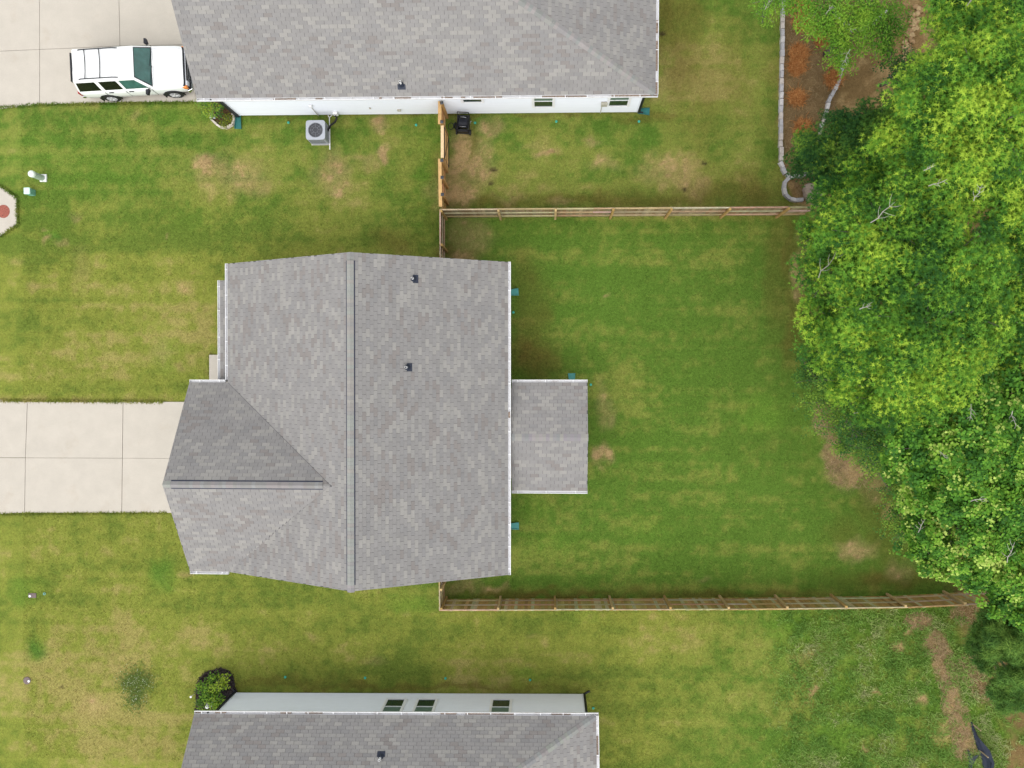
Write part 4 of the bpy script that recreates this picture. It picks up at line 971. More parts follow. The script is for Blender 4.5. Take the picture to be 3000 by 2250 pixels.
block_row('block_edging', 'long straight row of pale concrete blocks between lawn and pine straw bed', [(2294, -60), (2296, 10), (2294, 120), (2291, 260), (2289, 400), (2291, 480), (2300, 500), (2313, 515)])
block_row('block_edging', 'slanting row of pale concrete blocks on the far side of the straw bed', [(2482, 165), (2472, 190), (2455, 245), (2432, 290), (2418, 345), (2405, 385), (2398, 420), (2392, 460)])
block_row('block_edging', 'short run of pale blocks under the thin tree at the top', [(2440, 20), (2470, 60), (2500, 84), (2530, 82), (2565, 62), (2595, 35)])
ring = [(2335 + 36 * math.cos(a), 549 + 36 * math.sin(a)) for a in np.linspace(R(300), R(72), 14)]
block_row('block_edging', 'curved ring of pale blocks round the boulder by the fence end', [(2368, 506), (2352, 512)] + ring[1:-1] + [(2345, 584)], step=.27)
bc = U(2378, 566); mb = MB(); vs = []; n1, n2 = 16, 10
for i in range(n2 + 1):
    th = math.pi * i / n2
    for k in range(n1):
        ph = 2 * math.pi * k / n1; d = Vector((math.sin(th) * math.cos(ph), math.sin(th) * math.sin(ph), math.cos(th)))
        rr = 1 + .16 * math.sin(3 * ph + 1) * math.sin(th) + .12 * math.sin(5 * th + ph) + random.uniform(-.04, .04)
        vs.append(bc + Vector((d.x * .50 * rr, d.y * .34 * rr, max(-.1, .20 + d.z * .30 * rr))))
mb.add(vs, [(i * n1 + k, (i + 1) * n1 + k, (i + 1) * n1 + (k + 1) % n1, i * n1 + (k + 1) % n1) for i in range(n2) for k in range(n1)])
tag(mb.build('boulder', M['boulder'], origin=(bc.x, bc.y, 0), smooth=True), 'rounded brown-grey boulder at the open side of the block ring', 'boulder')
STN = []
for i in range(5):
    mb = MB(); mb.col = random.choice([(.33,.22,.10), (.38,.27,.14), (.28,.18,.09), (.35,.26,.16)]); vs = []
    for a in range(5):
        th = math.pi * a / 4
        for k in range(8):
            ph = 2 * math.pi * k / 8; rr = random.uniform(.9, 1.1); vs.append((math.sin(th) * math.cos(ph) * rr, math.sin(th) * math.sin(ph) * .8 * rr, math.cos(th) * .55))
    mb.add(vs, [(a * 8 + k, (a + 1) * 8 + k, (a + 1) * 8 + (k + 1) % 8, a * 8 + (k + 1) % 8) for a in range(4) for k in range(8)]); STN.append(mb.mesh('river_stone', M['river'], smooth=True, tint=True))
for k in range(78):
    f = random.random(); px = 2688 - 40 * f + random.uniform(-14, 14); py = 22 + 150 * f + random.uniform(-6, 6); s_ = random.uniform(.07, .15); p = U(px, py)
    tag(ob('river_stone', random.choice(STN), None, Matrix.Translation((p.x, p.y, s_ * .3)) @ Matrix.Rotation(random.uniform(0, 6), 4, 'Z') @ Matrix.Diagonal((s_, s_, s_, 1))), 'tan rounded river stone in the strip of stones under the trees', 'stone', 'river stones in the dry strip')
sf = thing('silt_fence', U(2880, 2180), 'crumpled dark silt fence fabric at the bottom right corner', 'silt fence')
mb = MB()
pix = [(2842, 2112), (2850, 2150), (2862, 2190), (2873, 2225), (2884, 2262)]; vs = []
for i, (x, y) in enumerate(pix):
    a = U(x, y, .02); out = Vector((.9, .25, 0)); hgt = [.15, .45, .7, .75, .4][i]; wv = [0, .06, -.05, .07, 0][i]
    lean = [.02, .12, .28, .40, .2][i]
    for k in range(5): f = k / 4; vs.append(a + out * (lean * f + wv * math.sin(f * 5)) + Vector((0, 0, hgt * f * (1 - .3 * f))))
mb.add(vs, [(i * 5 + k, (i + 1) * 5 + k, (i + 1) * 5 + k + 1, i * 5 + k + 1) for i in range(4) for k in range(4)])
vs2 = [U(2834, 2192, .03), U(2848, 2215, .06), U(2868, 2212, .1), U(2850, 2240, .05), U(2838, 2236, .03), U(2846, 2262, .04), U(2836, 2262, .03)]
mb.add(vs2, [(0, 4, 3, 1), (1, 3, 2), (4, 6, 5, 3)])
mb.build('fabric', M['silt'], sf).modifiers.new('s', 'SOLIDIFY').thickness = .006
for px, py in ((2864, 2195), (2886, 2262), (2843, 2118)):
    p = U(px, py); mb = MB(); mb.col = (.35, .27, .17); mb.box(p.x + .02, p.x + .06, p.y - .02, p.y + .02, 0, .75); mb.build('stake', M['wood_old'], sf, tint=True)
# ------------------------------------------------------------------ leaves
def star_leaf():
    V = [(.34, 0, 0)]; tips = [-112, -56, 0, 56, 112]; F = []
    for i, a in enumerate(tips):
        rl = [.42, .56, .66, .56, .42][i]
        V.append((.34 + rl * math.cos(R(a)), rl * math.sin(R(a)), -.16 if a else -.12))
    nt = [-150, -84, -28, 28, 84, 150]
    for a in nt: V.append((.34 + .135 * math.cos(R(a)), .135 * math.sin(R(a)), .015))
    for i in range(5): F.append((0, 6 + i, 1 + i, 7 + i))
    return np.array(V), F
def ovate_leaf(w_=.27, droop=-.1): return np.array([(0, 0, 0), (.45, -w_, .05), (1, 0, droop), (.45, w_, .05)]), [(0, 1, 2), (0, 2, 3)]
def tulip_leaf(): return np.array([(0, 0, 0), (.25, -.40, .03), (.85, -.38, -.05), (.72, 0, 0), (.85, .38, -.05), (.25, .40, .03)]), [(0, 1, 2, 3), (0, 3, 4, 5)]
def needle(): return np.array([(0, -.06, 0), (1, 0, -.05), (0, .06, 0)]), [(0, 1, 2)]
def leaf_object(name, tmpl, pos, axis, nrm, size, tints, m, parent, kind='stuff'):
    TV, TF = tmpl; N = len(pos); k = len(TV)
    ax = axis / np.linalg.norm(axis, axis=1, keepdims=True)
    nz = nrm - (nrm * ax).sum(1, keepdims=True) * ax; nz /= np.maximum(np.linalg.norm(nz, axis=1, keepdims=True), 1e-6)
    ay = np.cross(nz, ax)
    V = pos[:, None, :] + size[:, None, None] * (TV[None, :, 0, None] * ax[:, None, :] + TV[None, :, 1, None] * ay[:, None, :] + TV[None, :, 2, None] * nz[:, None, :])
    fl = np.concatenate([np.array(f) for f in TF]); tl = np.array([len(f) for f in TF])
    loops = (fl[None, :] + (np.arange(N) * k)[:, None]).ravel(); tot = np.tile(tl, N); starts = np.concatenate([[0], np.cumsum(tot)[:-1]])
    cols = np.repeat(tints, k, axis=0)
    me = np_mesh(name, V.reshape(-1, 3), loops, starts, tot, [m], cols)
    o = ob(name, me, parent); tag(o, kind=kind); return o
def rdir(n, zmin=-1.0):
    z = rng.uniform(zmin, 1, n); a = rng.uniform(0, 2 * np.pi, n); s = np.sqrt(1 - z * z); return np.stack([s * np.cos(a), s * np.sin(a), z], 1)
def shoots(lobes, per_m2, squash=.8, inner=.55, zmin=-.45, sgk=.34):
    P, N, L = [], [], []
    for i, (c, r) in enumerate(lobes):
        n = max(3, int(per_m2 * 12.6 * r * r * .7)); ns = max(4, int(7 + 11 * r * r)); ds = rdir(ns, zmin); rs = r * (inner + (1 - inner) * rng.random(ns) ** .5) * (.84 + .28 * rng.random(ns))
        k = rng.integers(0, ns, n); sg = min(.40, sgk * r)
        p = np.array(c) + (ds * rs[:, None])[k] * np.array([1, 1, squash]) + rng.normal(0, 1, (n, 3)) * np.array([sg, sg, sg * .45]); d = p - np.array(c); d /= np.linalg.norm(d, axis=1, keepdims=True)
        P.append(p); N.append(d); L.append(np.full(n, i))
    return np.concatenate(P), np.concatenate(N), np.concatenate(L)
def ramp(t, cols):
    t = np.clip(t, 0, 1) * (len(cols) - 1); i = np.minimum(t.astype(int), len(cols) - 2); f = (t - i)[:, None]; c = np.array(cols); return c[i] * (1 - f) + c[i + 1] * f
def make_tree(name, label, lobes_px, tmpl, leafsize, per_m2, k, cols, m='leaf', trunk_r=.16, bias=0.0, spread=.16, tilt=.9, group=None, cat='tree', squash=.8, twigs=(), contrast=1.0, inner=.62, droop=.25, base=None, seed=0, tips=.0, billow=False):
    lobes = [(np.array(U(px, py, z)), r) for px, py, z, r in lobes_px]
    cen = np.mean([l[0] for l in lobes], 0); base = base if base is not None else (cen[0] + .22 * max(0, cen[2] - 2.0), cen[1] + .02 * cen[1])
    T_ = thing(name, (base[0], base[1], 0), label, cat, group)
    subl, par_ = [], []
    for i, (c, r) in enumerate(lobes):
        if not billow: subl.append((c, r)); par_.append(i); continue
        subl.append((c, r * .66)); par_.append(i)
        nb = 5 + int(3.2 * r)
        for j in range(nb):
            z = random.uniform(-.15, .95); a = j * 2.4 + random.uniform(-.4, .4) + i; q = math.sqrt(1 - z * z)
            subl.append((c + np.array([q * math.cos(a), q * math.sin(a), z * .85]) * r * random.uniform(.58, .80), r * random.uniform(.36, .52))); par_.append(i)
    P, N, L = shoots(subl, per_m2, squash, .8 if billow else inner, sgk=.20 if billow else .34); SL_ = L; L = np.array(par_)[L]
    sub_t = rng.normal(0, .13, len(subl))
    lobe_t = rng.uniform(-.16, .16, len(lobes))
    # each shoot: a rosette of k leaves
    n = len(P); kk = k
    ang = rng.uniform(0, 2 * np.pi, (n, 1)) + np.arange(kk)[None, :] * (2 * np.pi / kk) + rng.normal(0, .35, (n, kk))
    up = N * .55 + np.array([0, 0, .75]) + rng.normal(0, .18, (n, 3)); up /= np.linalg.norm(up, axis=1, keepdims=True)
    rx = np.cross(up, np.array([.31, .77, .2])); rx /= np.linalg.norm(rx, axis=1, keepdims=True); ry = np.cross(up, rx)
    rad = rx[:, None, :] * np.cos(ang)[..., None] + ry[:, None, :] * np.sin(ang)[..., None]
    lift = rng.uniform(-droop, .45, (n, kk, 1))
    ax = rad + up[:, None, :] * lift; off = rng.uniform(.15, 1.0, (n, kk, 1)) * spread
    pos = (P[:, None, :] + rad * off + up[:, None, :] * rng.uniform(-.10, .06, (n, kk, 1))).reshape(-1, 3)
    nr = (up[:, None, :] * tilt + rad * .35 + rng.normal(0, .28, (n, kk, 3))).reshape(-1, 3)
    t = .40 + bias + lobe_t[L] * .8 + sub_t[SL_] + .5 * contrast * (fbm(P[:, 0] + P[:, 2] * .7, P[:, 1], .75, 3, 200 + seed) - .5) * 2 + rng.normal(0, .20, n)
    t = np.where(rng.random(n) < tips, t + .45, t)
    tt = (t[:, None] + rng.normal(0, .09, (n, kk))).ravel()
    sz = leafsize * rng.uniform(.55, 1.25, n * kk)
    leaf_object('crown', tmpl, pos, ax.reshape(-1, 3), nr, sz, ramp(tt, cols) * rng.uniform(.85, 1.12, (n * kk, 1)), M[m], T_)
    # trunk, limbs and branchlets
    tb = MB(); zt = cen[2] * .72; b0 = Vector((base[0], base[1], -.05)); tip = Vector((cen[0], cen[1], zt))
    tb.tube([b0, b0.lerp(tip, .35) + Vector((.08, -.06, 0)), b0.lerp(tip, .7) + Vector((-.06, .05, 0)), tip], [trunk_r * 1.25, trunk_r, trunk_r * .8, trunk_r * .55], 10)
    tb.build('trunk', M['bark'], T_, smooth=True)
    lb = MB()
    for i, (c, r) in enumerate(lobes):
        c = Vector(c); s_ = b0.lerp(tip, random.uniform(.55, .98)); mid = s_.lerp(c, .55) + Vector((random.uniform(-.2, .2), random.uniform(-.2, .2), .25))
        lb.tube([s_, mid, c], [trunk_r * .42, trunk_r * .28, trunk_r * .16], 6)
        idx = np.where(L == i)[0]
        for j in rng.choice(idx, min(len(idx), 14), replace=False):
            q = Vector(P[j]); mm = c.lerp(q, .5) + Vector((random.uniform(-.1, .1), random.uniform(-.1, .1), .06)); lb.tube([c, mm, q], [trunk_r * .12, trunk_r * .07, .008], 4)
    lb.build('limbs', M['bark'], T_)
    for (x0, y0, x1, y1, z) in twigs:
        a, b = U(x0, y0, z - .15), U(x1, y1, z + .12); tw = MB(); L_ = (b - a).length; d = (b - a) / L_
        side = Vector((-d.y, d.x, 0)); pts = [a + d * L_ * f + side * random.uniform(-.07, .07) * L_ * (1 if 0 < f < 1 else 0) + Vector((0, 0, random.uniform(-.05, .05))) for f in (0, .25, .5, .75, 1)]
        tw.tube(pts, [.013, .012, .010, .008, .004], 5)
        for f in range(1, 4):
            for s_ in random.sample((-1, 1), random.choice((1, 1, 2))):
                e_ = pts[f] + (d * random.uniform(.3, .8) + side * s_ * random.uniform(.35, .8)).normalized() * L_ * random.uniform(.22, .45) + Vector((0, 0, random.uniform(-.08, .12)))
                m_ = pts[f].lerp(e_, .5) + side * s_ * .03; tw.tube([pts[f], m_, e_], [.007, .006, .003], 4)
        tw.build('bare_branch', M['twig'], T_)
    return T_
GUM = [(.030,.105,.020), (.064,.185,.024), (.125,.295,.032), (.225,.41,.04), (.41,.57,.06)]
GUMD = [(.016,.058,.018), (.028,.092,.018), (.05,.135,.02), (.085,.19,.02), (.16,.27,.025)]
TUL = [(.036,.12,.018), (.07,.20,.022), (.12,.29,.028), (.22,.40,.04), (.48,.60,.14)]
DARK = [(.024,.082,.022), (.042,.125,.026), (.068,.175,.03), (.11,.235,.034), (.18,.31,.04)]
WIL = [(.075,.20,.022), (.125,.29,.03), (.20,.39,.04), (.30,.48,.05)]
SG = star_leaf()
g_ = 'trees along the right side'
make_tree('sweetgum_tree', 'big yellow-green star-leaved tree over the right end of the weathered fence', [(2480,640,8.2,1.35),(2600,700,9.8,1.6),(2440,800,7.6,1.15),(2745,790,10.2,1.7),(2560,880,9.3,1.5),(2425,930,7.2,1.05),(2700,950,10.0,1.6),(2600,1050,9.2,1.4),(2490,1020,8.0,1.1),(2750,1100,9.2,1.3),(2640,1180,8.5,1.05),(2545,530,7.8,1.05),(2660,590,9.5,1.35),(2395,690,7.0,.7),(2470,1110,6.2,.8),(2560,1165,7.4,.95),(2660,1250,7.2,.8),(2400,1020,6.8,.75),(2830,930,9.6,1.3)],
  SG, .195, 13, 8, GUM, bias=.02, billow=True, contrast=1.0, tips=.16, trunk_r=.24, group=g_, spread=.17, seed=1, twigs=[(2397,815,2450,736,9.4),(2551,652,2623,591,11.2),(2720,545,2775,525,11.2),(2520,905,2555,895,10.8),(2870,690,2905,720,10.9)])
make_tree('sweetgum_tree', 'bright yellow-green star-leaved tree right of the straw bed', [(2850,230,10.6,1.55),(2760,330,10.2,1.5),(2920,380,10.8,1.7),(2690,420,9.2,1.25),(2800,500,10.2,1.5),(2940,560,10.2,1.5),(2730,230,9.0,.9),(2880,130,9.6,1.1),(3010,470,10,1.5),(3010,260,10,1.4),(2660,500,8.4,.9)],
  SG, .195, 13, 8, GUM, bias=.13, billow=True, contrast=1.0, tips=.2, trunk_r=.24, group=g_, spread=.18, seed=2, base=(17.5, 8.6), twigs=[(2705,500,2740,485,11.2),(2850,590,2880,540,11.4)])
make_tree('sweetgum_tree', 'green star-leaved tree in the top right corner', [(2790,20,8.6,.9),(2850,50,9.0,1.4),(2960,110,9.2,1.4),(2990,-10,8.6,1.4),(2800,-60,8.6,1.2),(3060,60,9,1.4),(2810,130,8.2,.7)],
  SG, .195, 12, 8, GUM, billow=True, bias=.05, tips=.12, trunk_r=.2, group=g_, spread=.18, seed=3, base=(19.0, 15.5), twigs=[(2835,15,2850,-10,10.5)])
make_tree('sweetgum_tree', 'darker star-leaved tree at the right edge beyond the big yellow-green one', [(2960,740,8.6,1.3),(2990,900,8.8,1.3),(2950,650,8.0,1.0),(3060,800,9,1.4),(2930,1010,8.4,1.0),(3060,980,9,1.3),(3050,640,9,1.2)],
  SG, .195, 12, 8, GUM, billow=True, bias=-.02, tips=.1, trunk_r=.2, group=g_, spread=.17, seed=4, twigs=[(2885,680,2905,720,10.3),(2890,790,2902,830,10.4)])
make_tree('maple_tree', 'dark green round-crowned tree over the lower end of the straw bed', [(2400,450,4.6,.95),(2480,400,5.2,.95),(2575,375,5.6,1.0),(2355,475,4.2,.62),(2460,500,4.8,.9),(2600,430,6.2,1.1),(2420,540,4.6,.6),(2520,470,5.6,.9),(2470,365,4.8,.45),(2650,350,6.4,.8)],
  SG, .15, 26, 8, DARK + [(.24,.37,.04)], billow=True, bias=-.05, tips=.05, trunk_r=.13, group=g_, spread=.14, seed=5)
make_tree('holly_shrub', 'compact dark blue-green evergreen bush right of the bare mulch', [(2650,190,2.6,.62),(2612,182,2.2,.42),(2690,205,2.8,.5),(2640,225,2.2,.4)], ovate_leaf(.3), .10, 40, 6, DARK, m='leaf_gloss', bias=-.1, trunk_r=.07, cat='shrub', group=g_, spread=.08, seed=6)
make_tree('willow_oak_tree', 'thin-leaved open tree above the straw bed at the top', [(2470,50,3.6,1.05),(2415,95,3.2,.75),(2560,85,3.5,.85),(2475,140,3.2,.7),(2540,20,3.8,.95),(2400,20,3.4,.75),(2610,60,3.6,.7),(2330,8,3.0,.5),(2455,165,2.8,.35),(2590,130,3.3,.5)],
  ovate_leaf(.15), .14, 26, 9, WIL, bias=.12, trunk_r=.10, group=g_, spread=.16, inner=.15, tilt=.9, seed=7, twigs=[(2490,145,2470,185,4.2),(2420,40,2440,15,4.4)])
make_tree('willow_oak_tree', 'sprig of a thin-leaved tree over the lawn at the top edge', [(2245,8,4.0,.45),(2238,48,3.6,.30),(2270,-20,4.2,.55),(2232,70,3.4,.16),(2300,-30,4.2,.5)], ovate_leaf(.13), .13, 26, 8, WIL, bias=.12, trunk_r=.06, group=g_, spread=.15, inner=.15, tilt=.6, seed=8, base=(10.2, 19.5), twigs=[(2240,30,2255,0,4.3)])
make_tree('thicket_shrub', 'dark small-leaved thicket along the lawn edge below the sweetgum', [(2400,1110,2.2,.75),(2450,1190,2.6,.9),(2520,1260,3.0,1.0),(2460,1080,3.4,.8),(2590,1320,3.2,.9),(2560,1200,4.4,1.0),(2640,1270,5.0,1.1),(2375,1060,1.8,.4),(2640,1370,3.2,.8),(2480,1300,1.6,.5),(2425,1160,1.8,.5),(2640,1440,2.6,.7),(2660,1520,2.4,.8)],
  ovate_leaf(.34), .085, 56, 6, DARK + [(.26,.40,.05)], bias=.16, trunk_r=.07, cat='shrub', group=g_, spread=.09, seed=9, twigs=[(2500,1210,2550,1212,5.6),(2607,1335,2609,1282,5.4),(2590,1310,2610,1285,5.2)])
make_tree('tulip_tree', 'broad green tree with pale clustered tips, middle of the right edge', [(2700,1300,7.6,1.3),(2820,1230,8.2,1.4),(2950,1200,8.4,1.5),(2880,1350,8.4,1.5),(2760,1430,7.4,1.2),(2980,1390,8.4,1.5),(2690,1420,6.2,.95),(2900,1100,8,1.1),(3060,1280,8.6,1.5),(2640,1330,6.4,.6)],
  tulip_leaf(), .105, 31, 9, TUL, billow=True, bias=.01, tips=.11, trunk_r=.22, group=g_, spread=.11, seed=10, twigs=[(2846,1184,2840,1232,9.9),(2964,1204,2972,1256,10),(2842,1468,2893,1460,9.9),(2750,1320,2775,1345,9)])
make_tree('tulip_tree', 'green tree with pale clustered tips above the right end of the brown fence', [(2700,1560,5.6,.95),(2800,1560,6.8,1.15),(2920,1530,7.8,1.35),(2860,1650,6.4,.95),(2960,1670,7.0,1.15),(2940,1750,6.0,.8),(2690,1490,5.2,.75),(2990,1480,7.8,1.2),(2750,1640,5.4,.7),(3050,1620,7.6,1.4),(3020,1760,6.4,1.0)],
  tulip_leaf(), .10, 33, 9, TUL, billow=True, bias=.04, tips=.12, trunk_r=.2, group=g_, spread=.11, seed=11, twigs=[(2950,1648,2974,1588,8.9),(2690,1560,2710,1520,7)])
make_tree('pine_tree', 'dark green pine tufts at the right edge below the brown fence', [(2862,1852,3.2,.42),(2848,1895,3.0,.36),(2925,1870,4.4,.75),(2970,1800,4.2,.7),(2960,1960,4.4,.75),(2915,2020,3.6,.45),(2995,1880,5.0,.85),(2900,1810,3.6,.5),(2990,2040,4.0,.6),(3050,1950,5,1.0),(2885,1930,3.4,.45),(2950,2060,3.2,.35)],
  needle(), .20, 60, 20, [(.05,.125,.026), (.085,.19,.034), (.14,.26,.045), (.21,.34,.06)], billow=True, bias=.05, trunk_r=.16, group=g_, spread=.05, tilt=.4, droop=.1, seed=12, base=(19.6, -11.9))

# ------------------------------------------------------------------ bushes in the flower beds
b1 = thing('flower_bed', U(645, 355), 'stone-edged corner flower bed beside the top house', 'flower bed')
mb = MB(); pts = ccw([(lambda v: (v.x, v.y))(U(x, y)) for x, y in ((618, 298), (622, 350), (630, 356), (652, 374), (668, 374), (684, 364), (690, 345), (700, 336), (700, 298))]); mb.prism(pts, -.05, .05); mb.build('mulch', M['mulch_r'], b1)
STONE = []
for i in range(4):
    m_ = MB(); m_.col = random.choice([(.58,.53,.47), (.62,.57,.52), (.55,.50,.43)]); j = lambda: random.uniform(-.01, .01)
    m_.hexa([(-.5 + j(), -.045, 0), (.5 + j(), -.045, 0), (.5 + j(), .045, 0), (-.5 + j(), .045, 0), (-.49, -.04 + j(), .16), (.49, -.04 + j(), .17), (.49, .04 + j(), .16), (-.49, .04 + j(), .17)]); STONE.append(m_.mesh('edging_stone', M['block'], tint=True))
ed = [(619, 325), (621, 351), (638, 367), (650, 375), (668, 376), (684, 366), (689, 348), (683, 335)]
for a, b in zip(ed[:-1], ed[1:]):
    p, q = U(*a), U(*b); d = q - p; ob('edging_stone', random.choice(STONE), b1, Matrix.Translation((p + q) / 2) @ Matrix.Rotation(math.atan2(d.y, d.x), 4, 'Z') @ Matrix.Diagonal((d.length * .97, 1, 1, 1)))
mb = MB(); p = U(634, 349, 0); mb.lathe([(.01, 0), (.01, .2), (.06, .21), (.06, .24), (0, .26)], p, 12, close=False)
tag(mb.build('garden_light', M['ac'], origin=p), 'small grey path light inside the stone-edged flower bed', 'garden light')
make_tree('bush', 'leafy dark green bush spilling out of the stone-edged bed', [(608,312,.6,.34),(630,306,.8,.34),(645,322,.55,.26),(624,328,.5,.22),(592,308,.4,.2)], ovate_leaf(.32), .085, 60, 6, DARK[1:] + [(.3,.36,.04)], bias=.1, trunk_r=.03, cat='bush', spread=.08, seed=13)
make_tree('bush', 'low yellow-green bush in the front of the stone-edged bed', [(660,350,.25,.22),(652,360,.2,.16),(670,345,.25,.18)], ovate_leaf(.25), .075, 80, 6, [(.07,.12,.015), (.16,.22,.02), (.28,.32,.03), (.40,.40,.05)], bias=.05, trunk_r=.02, cat='bush', spread=.07, seed=14)
b2 = thing('mulch_bed', U(640, 2010), 'black mulch bed at the left corner of the bottom house', 'flower bed')
mb = MB(); op = [(577,2075),(574,2030),(580,2000),(588,1982),(604,1968),(628,1962),(650,1958),(672,1964),(682,1984),(685,2012),(694,2029),(640,2085),(620,2100),(580,2100)]
pts = ccw([(lambda v: (v.x, v.y))(U(x + random.uniform(-3, 3), y + random.uniform(-3, 3))) for x, y in op]); mb.prism(pts, -.05, .045); mb.build('mulch', M['mulch_b'], b2)
n = 2600; pp = np.array([p for p in pts]); cx, cy = pp.mean(0); tri = rng.integers(0, len(pp), n); w1 = np.sqrt(rng.random(n)) * 1.04; w2 = rng.random(n)
a_ = pp[tri]; b_ = pp[(tri + 1) % len(pp)]; e_ = a_ * w2[:, None] + b_ * (1 - w2[:, None]); xy = np.array([cx, cy]) * (1 - w1[:, None]) + e_ * w1[:, None]
d3 = rdir(n, -.3); leaf_object('bark_chips', ovate_leaf(.2, 0), np.concatenate([xy, np.full((n, 1), .055)], 1), d3 * [1, 1, .3], rdir(n, .3), rng.uniform(.05, .11, n), np.array([.035, .028, .03]) * rng.uniform(.4, 2.2, (n, 1)) + rng.random((n, 1)) ** 6 * np.array([.15, .1, .06]), M['straw'], b2)
make_tree('bush', 'bright green bush in the black mulch bed', [(620,2010,.8,.38),(636,1998,.9,.34),(606,2032,.6,.34),(628,2042,.7,.36),(594,2012,.4,.22),(588,2052,.4,.26),(630,2066,.6,.28),(598,2078,.3,.2)], ovate_leaf(.36), .10, 45, 6, [(.05,.12,.016), (.10,.21,.02), (.19,.31,.025), (.30,.40,.04)], bias=.12, trunk_r=.03, cat='bush', spread=.09, seed=15)
sp = U(613, 2065, .3); mb = MB(Matrix.Translation((sp.x, sp.y, 0))); mb.lathe([(.13, 0), (.10, .05), (.06, .12), (.10, .22), (.13, .30), (.10, .38), (.05, .42), (.085, .48), (.08, .54), (0, .58)], (0, 0, 0), 16, close=False)
tag(mb.build('garden_ornament', M['white'], origin=(sp.x, sp.y, 0), smooth=True), 'white garden ornament half hidden under the bush at the bottom house', 'garden ornament')
pl = U(569, 2033, 0); mb = MB(); mb.lathe([(.01, 0), (.01, .30), (.05, .31), (.05, .35), (0, .37)], pl, 12, close=False)
tag(mb.build('garden_light', M['pvc'], origin=pl), 'small white path light at the left edge of the black mulch', 'garden light')

# ------------------------------------------------------------------ dead ornamental grass clumps in the straw bed
def tussock(seed):
    r2 = np.random.default_rng(seed); n = 1500; d = rdir(n, .0); d[:, 2] = d[:, 2] * 1.1 + .1
    pos = np.concatenate([r2.normal(0, .15, (n, 2)), np.full((n, 1), .02)], 1); sz = r2.uniform(.18, .34, n)
    t = np.array([(0, -.022, 0), (.55, -.028, .20), (1, 0, .0), (.55, .028, .20), (0, .022, 0)]), [(0, 1, 3, 4), (1, 2, 3)]
    c = ramp(r2.random(n), [(.26,.098,.032), (.40,.163,.052), (.50,.235,.082), (.57,.31,.12)])
    o = leaf_object('grass_clump', t, pos, d, np.tile([[0, 0, 1.0]], (n, 1)) + r2.normal(0, .2, (n, 3)), sz, c, M['straw'], None); me = o.data; bpy.data.objects.remove(o); return me
TU = [tussock(1), tussock(2), tussock(3)]
for i, (px, py, s_, lab) in enumerate([(2345,14,1.05,'at the top edge of the straw bed'), (2350,64,1.1,'second from the top beside the long block row'), (2407,118,.9,'right of the middle under the thin tree'), (2338,160,1.05,'upper of the close pair in mid bed'), (2332,200,.95,'lower of the close pair in mid bed'), (2440,232,1.0,'leaning on the slanting block row'), (2333,288,.95,'alone in the lower middle of the straw bed'), (2350,376,1.0,'lowest one, beside the dark round tree')]):
    p = U(px, py); o = ob('grass_clump', TU[i % 3], None, Matrix.Translation((p.x, p.y, 0)) @ Matrix.Rotation(i * 1.3, 4, 'Z') @ Matrix.Diagonal((s_, s_, s_, 1)))
    tag(o, 'orange-brown dead grass clump, ' + lab, 'grass clump', 'dead grass clumps in the straw bed'); o['kind'] = 'thing'

# ------------------------------------------------------------------ grass blades, straw needles, clover, rough weeds
def blocked(x, y):
    b = ((x > -12.8) & (x < -1.8) & (y > -7.8) & (y < 4.4)) | ((x > -14.3) & (x < -12.7) & (y > -7.6) & (y < -.5)) | ((x > -1.9) & (x < 1.55) & (y > -4.55) & (y < -.45))
    b |= ((x > -13.7) & (x < 4.1) & (y > 11.62 + (x + 13.7) * .0095)) | ((x > -13.8) & (x < 1.7) & (y < -14.0))
    P = np.stack([x, y, np.zeros_like(x)], 1); px, py = project(P)
    b |= (px < 640) & (py < 322 - np.clip(px, 0, 200) * .085) | ((px < 720) & (py > 1173) & (py < 1506)) | ((px < 56) & (py > 540) & (py < 700)) | ((px > 610) & (px < 720) & (py > 1030) & (py < 1140))
    b |= ((px > 620) & (px < 700) & (py > 290) & (py < 378)) | ((px > 575) & (px < 690) & (py > 1968) & (py < 2100)) | ((np.abs(x - A0.x) < .5) & (np.abs(y - A0.y) < .5))
    return b, px, py
def scatter(n, x0, x1, y0, y1):
    x = rng.uniform(x0, x1, n); y = rng.uniform(y0, y1, n); b, px, py = blocked(x, y); k = ~b & (px > -60) & (px < 3060) & (py > -60) & (py < 2310); return x[k], y[k], px[k], py[k]
BL = np.array([(0, -.5, 0), (1, 0, .0), (0, .5, 0)]) * np.array([1, .34, 1]), [(0, 1, 2)]
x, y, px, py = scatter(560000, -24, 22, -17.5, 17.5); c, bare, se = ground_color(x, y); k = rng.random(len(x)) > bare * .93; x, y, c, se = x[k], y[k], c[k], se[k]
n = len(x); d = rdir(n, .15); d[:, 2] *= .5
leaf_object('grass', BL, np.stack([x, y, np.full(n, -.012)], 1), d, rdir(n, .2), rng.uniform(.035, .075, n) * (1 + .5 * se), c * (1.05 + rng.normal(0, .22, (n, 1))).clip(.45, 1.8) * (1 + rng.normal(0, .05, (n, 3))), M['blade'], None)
tag(bpy.data.objects['grass'], 'short mown grass of the lawns round the houses', 'grass', kind='stuff')
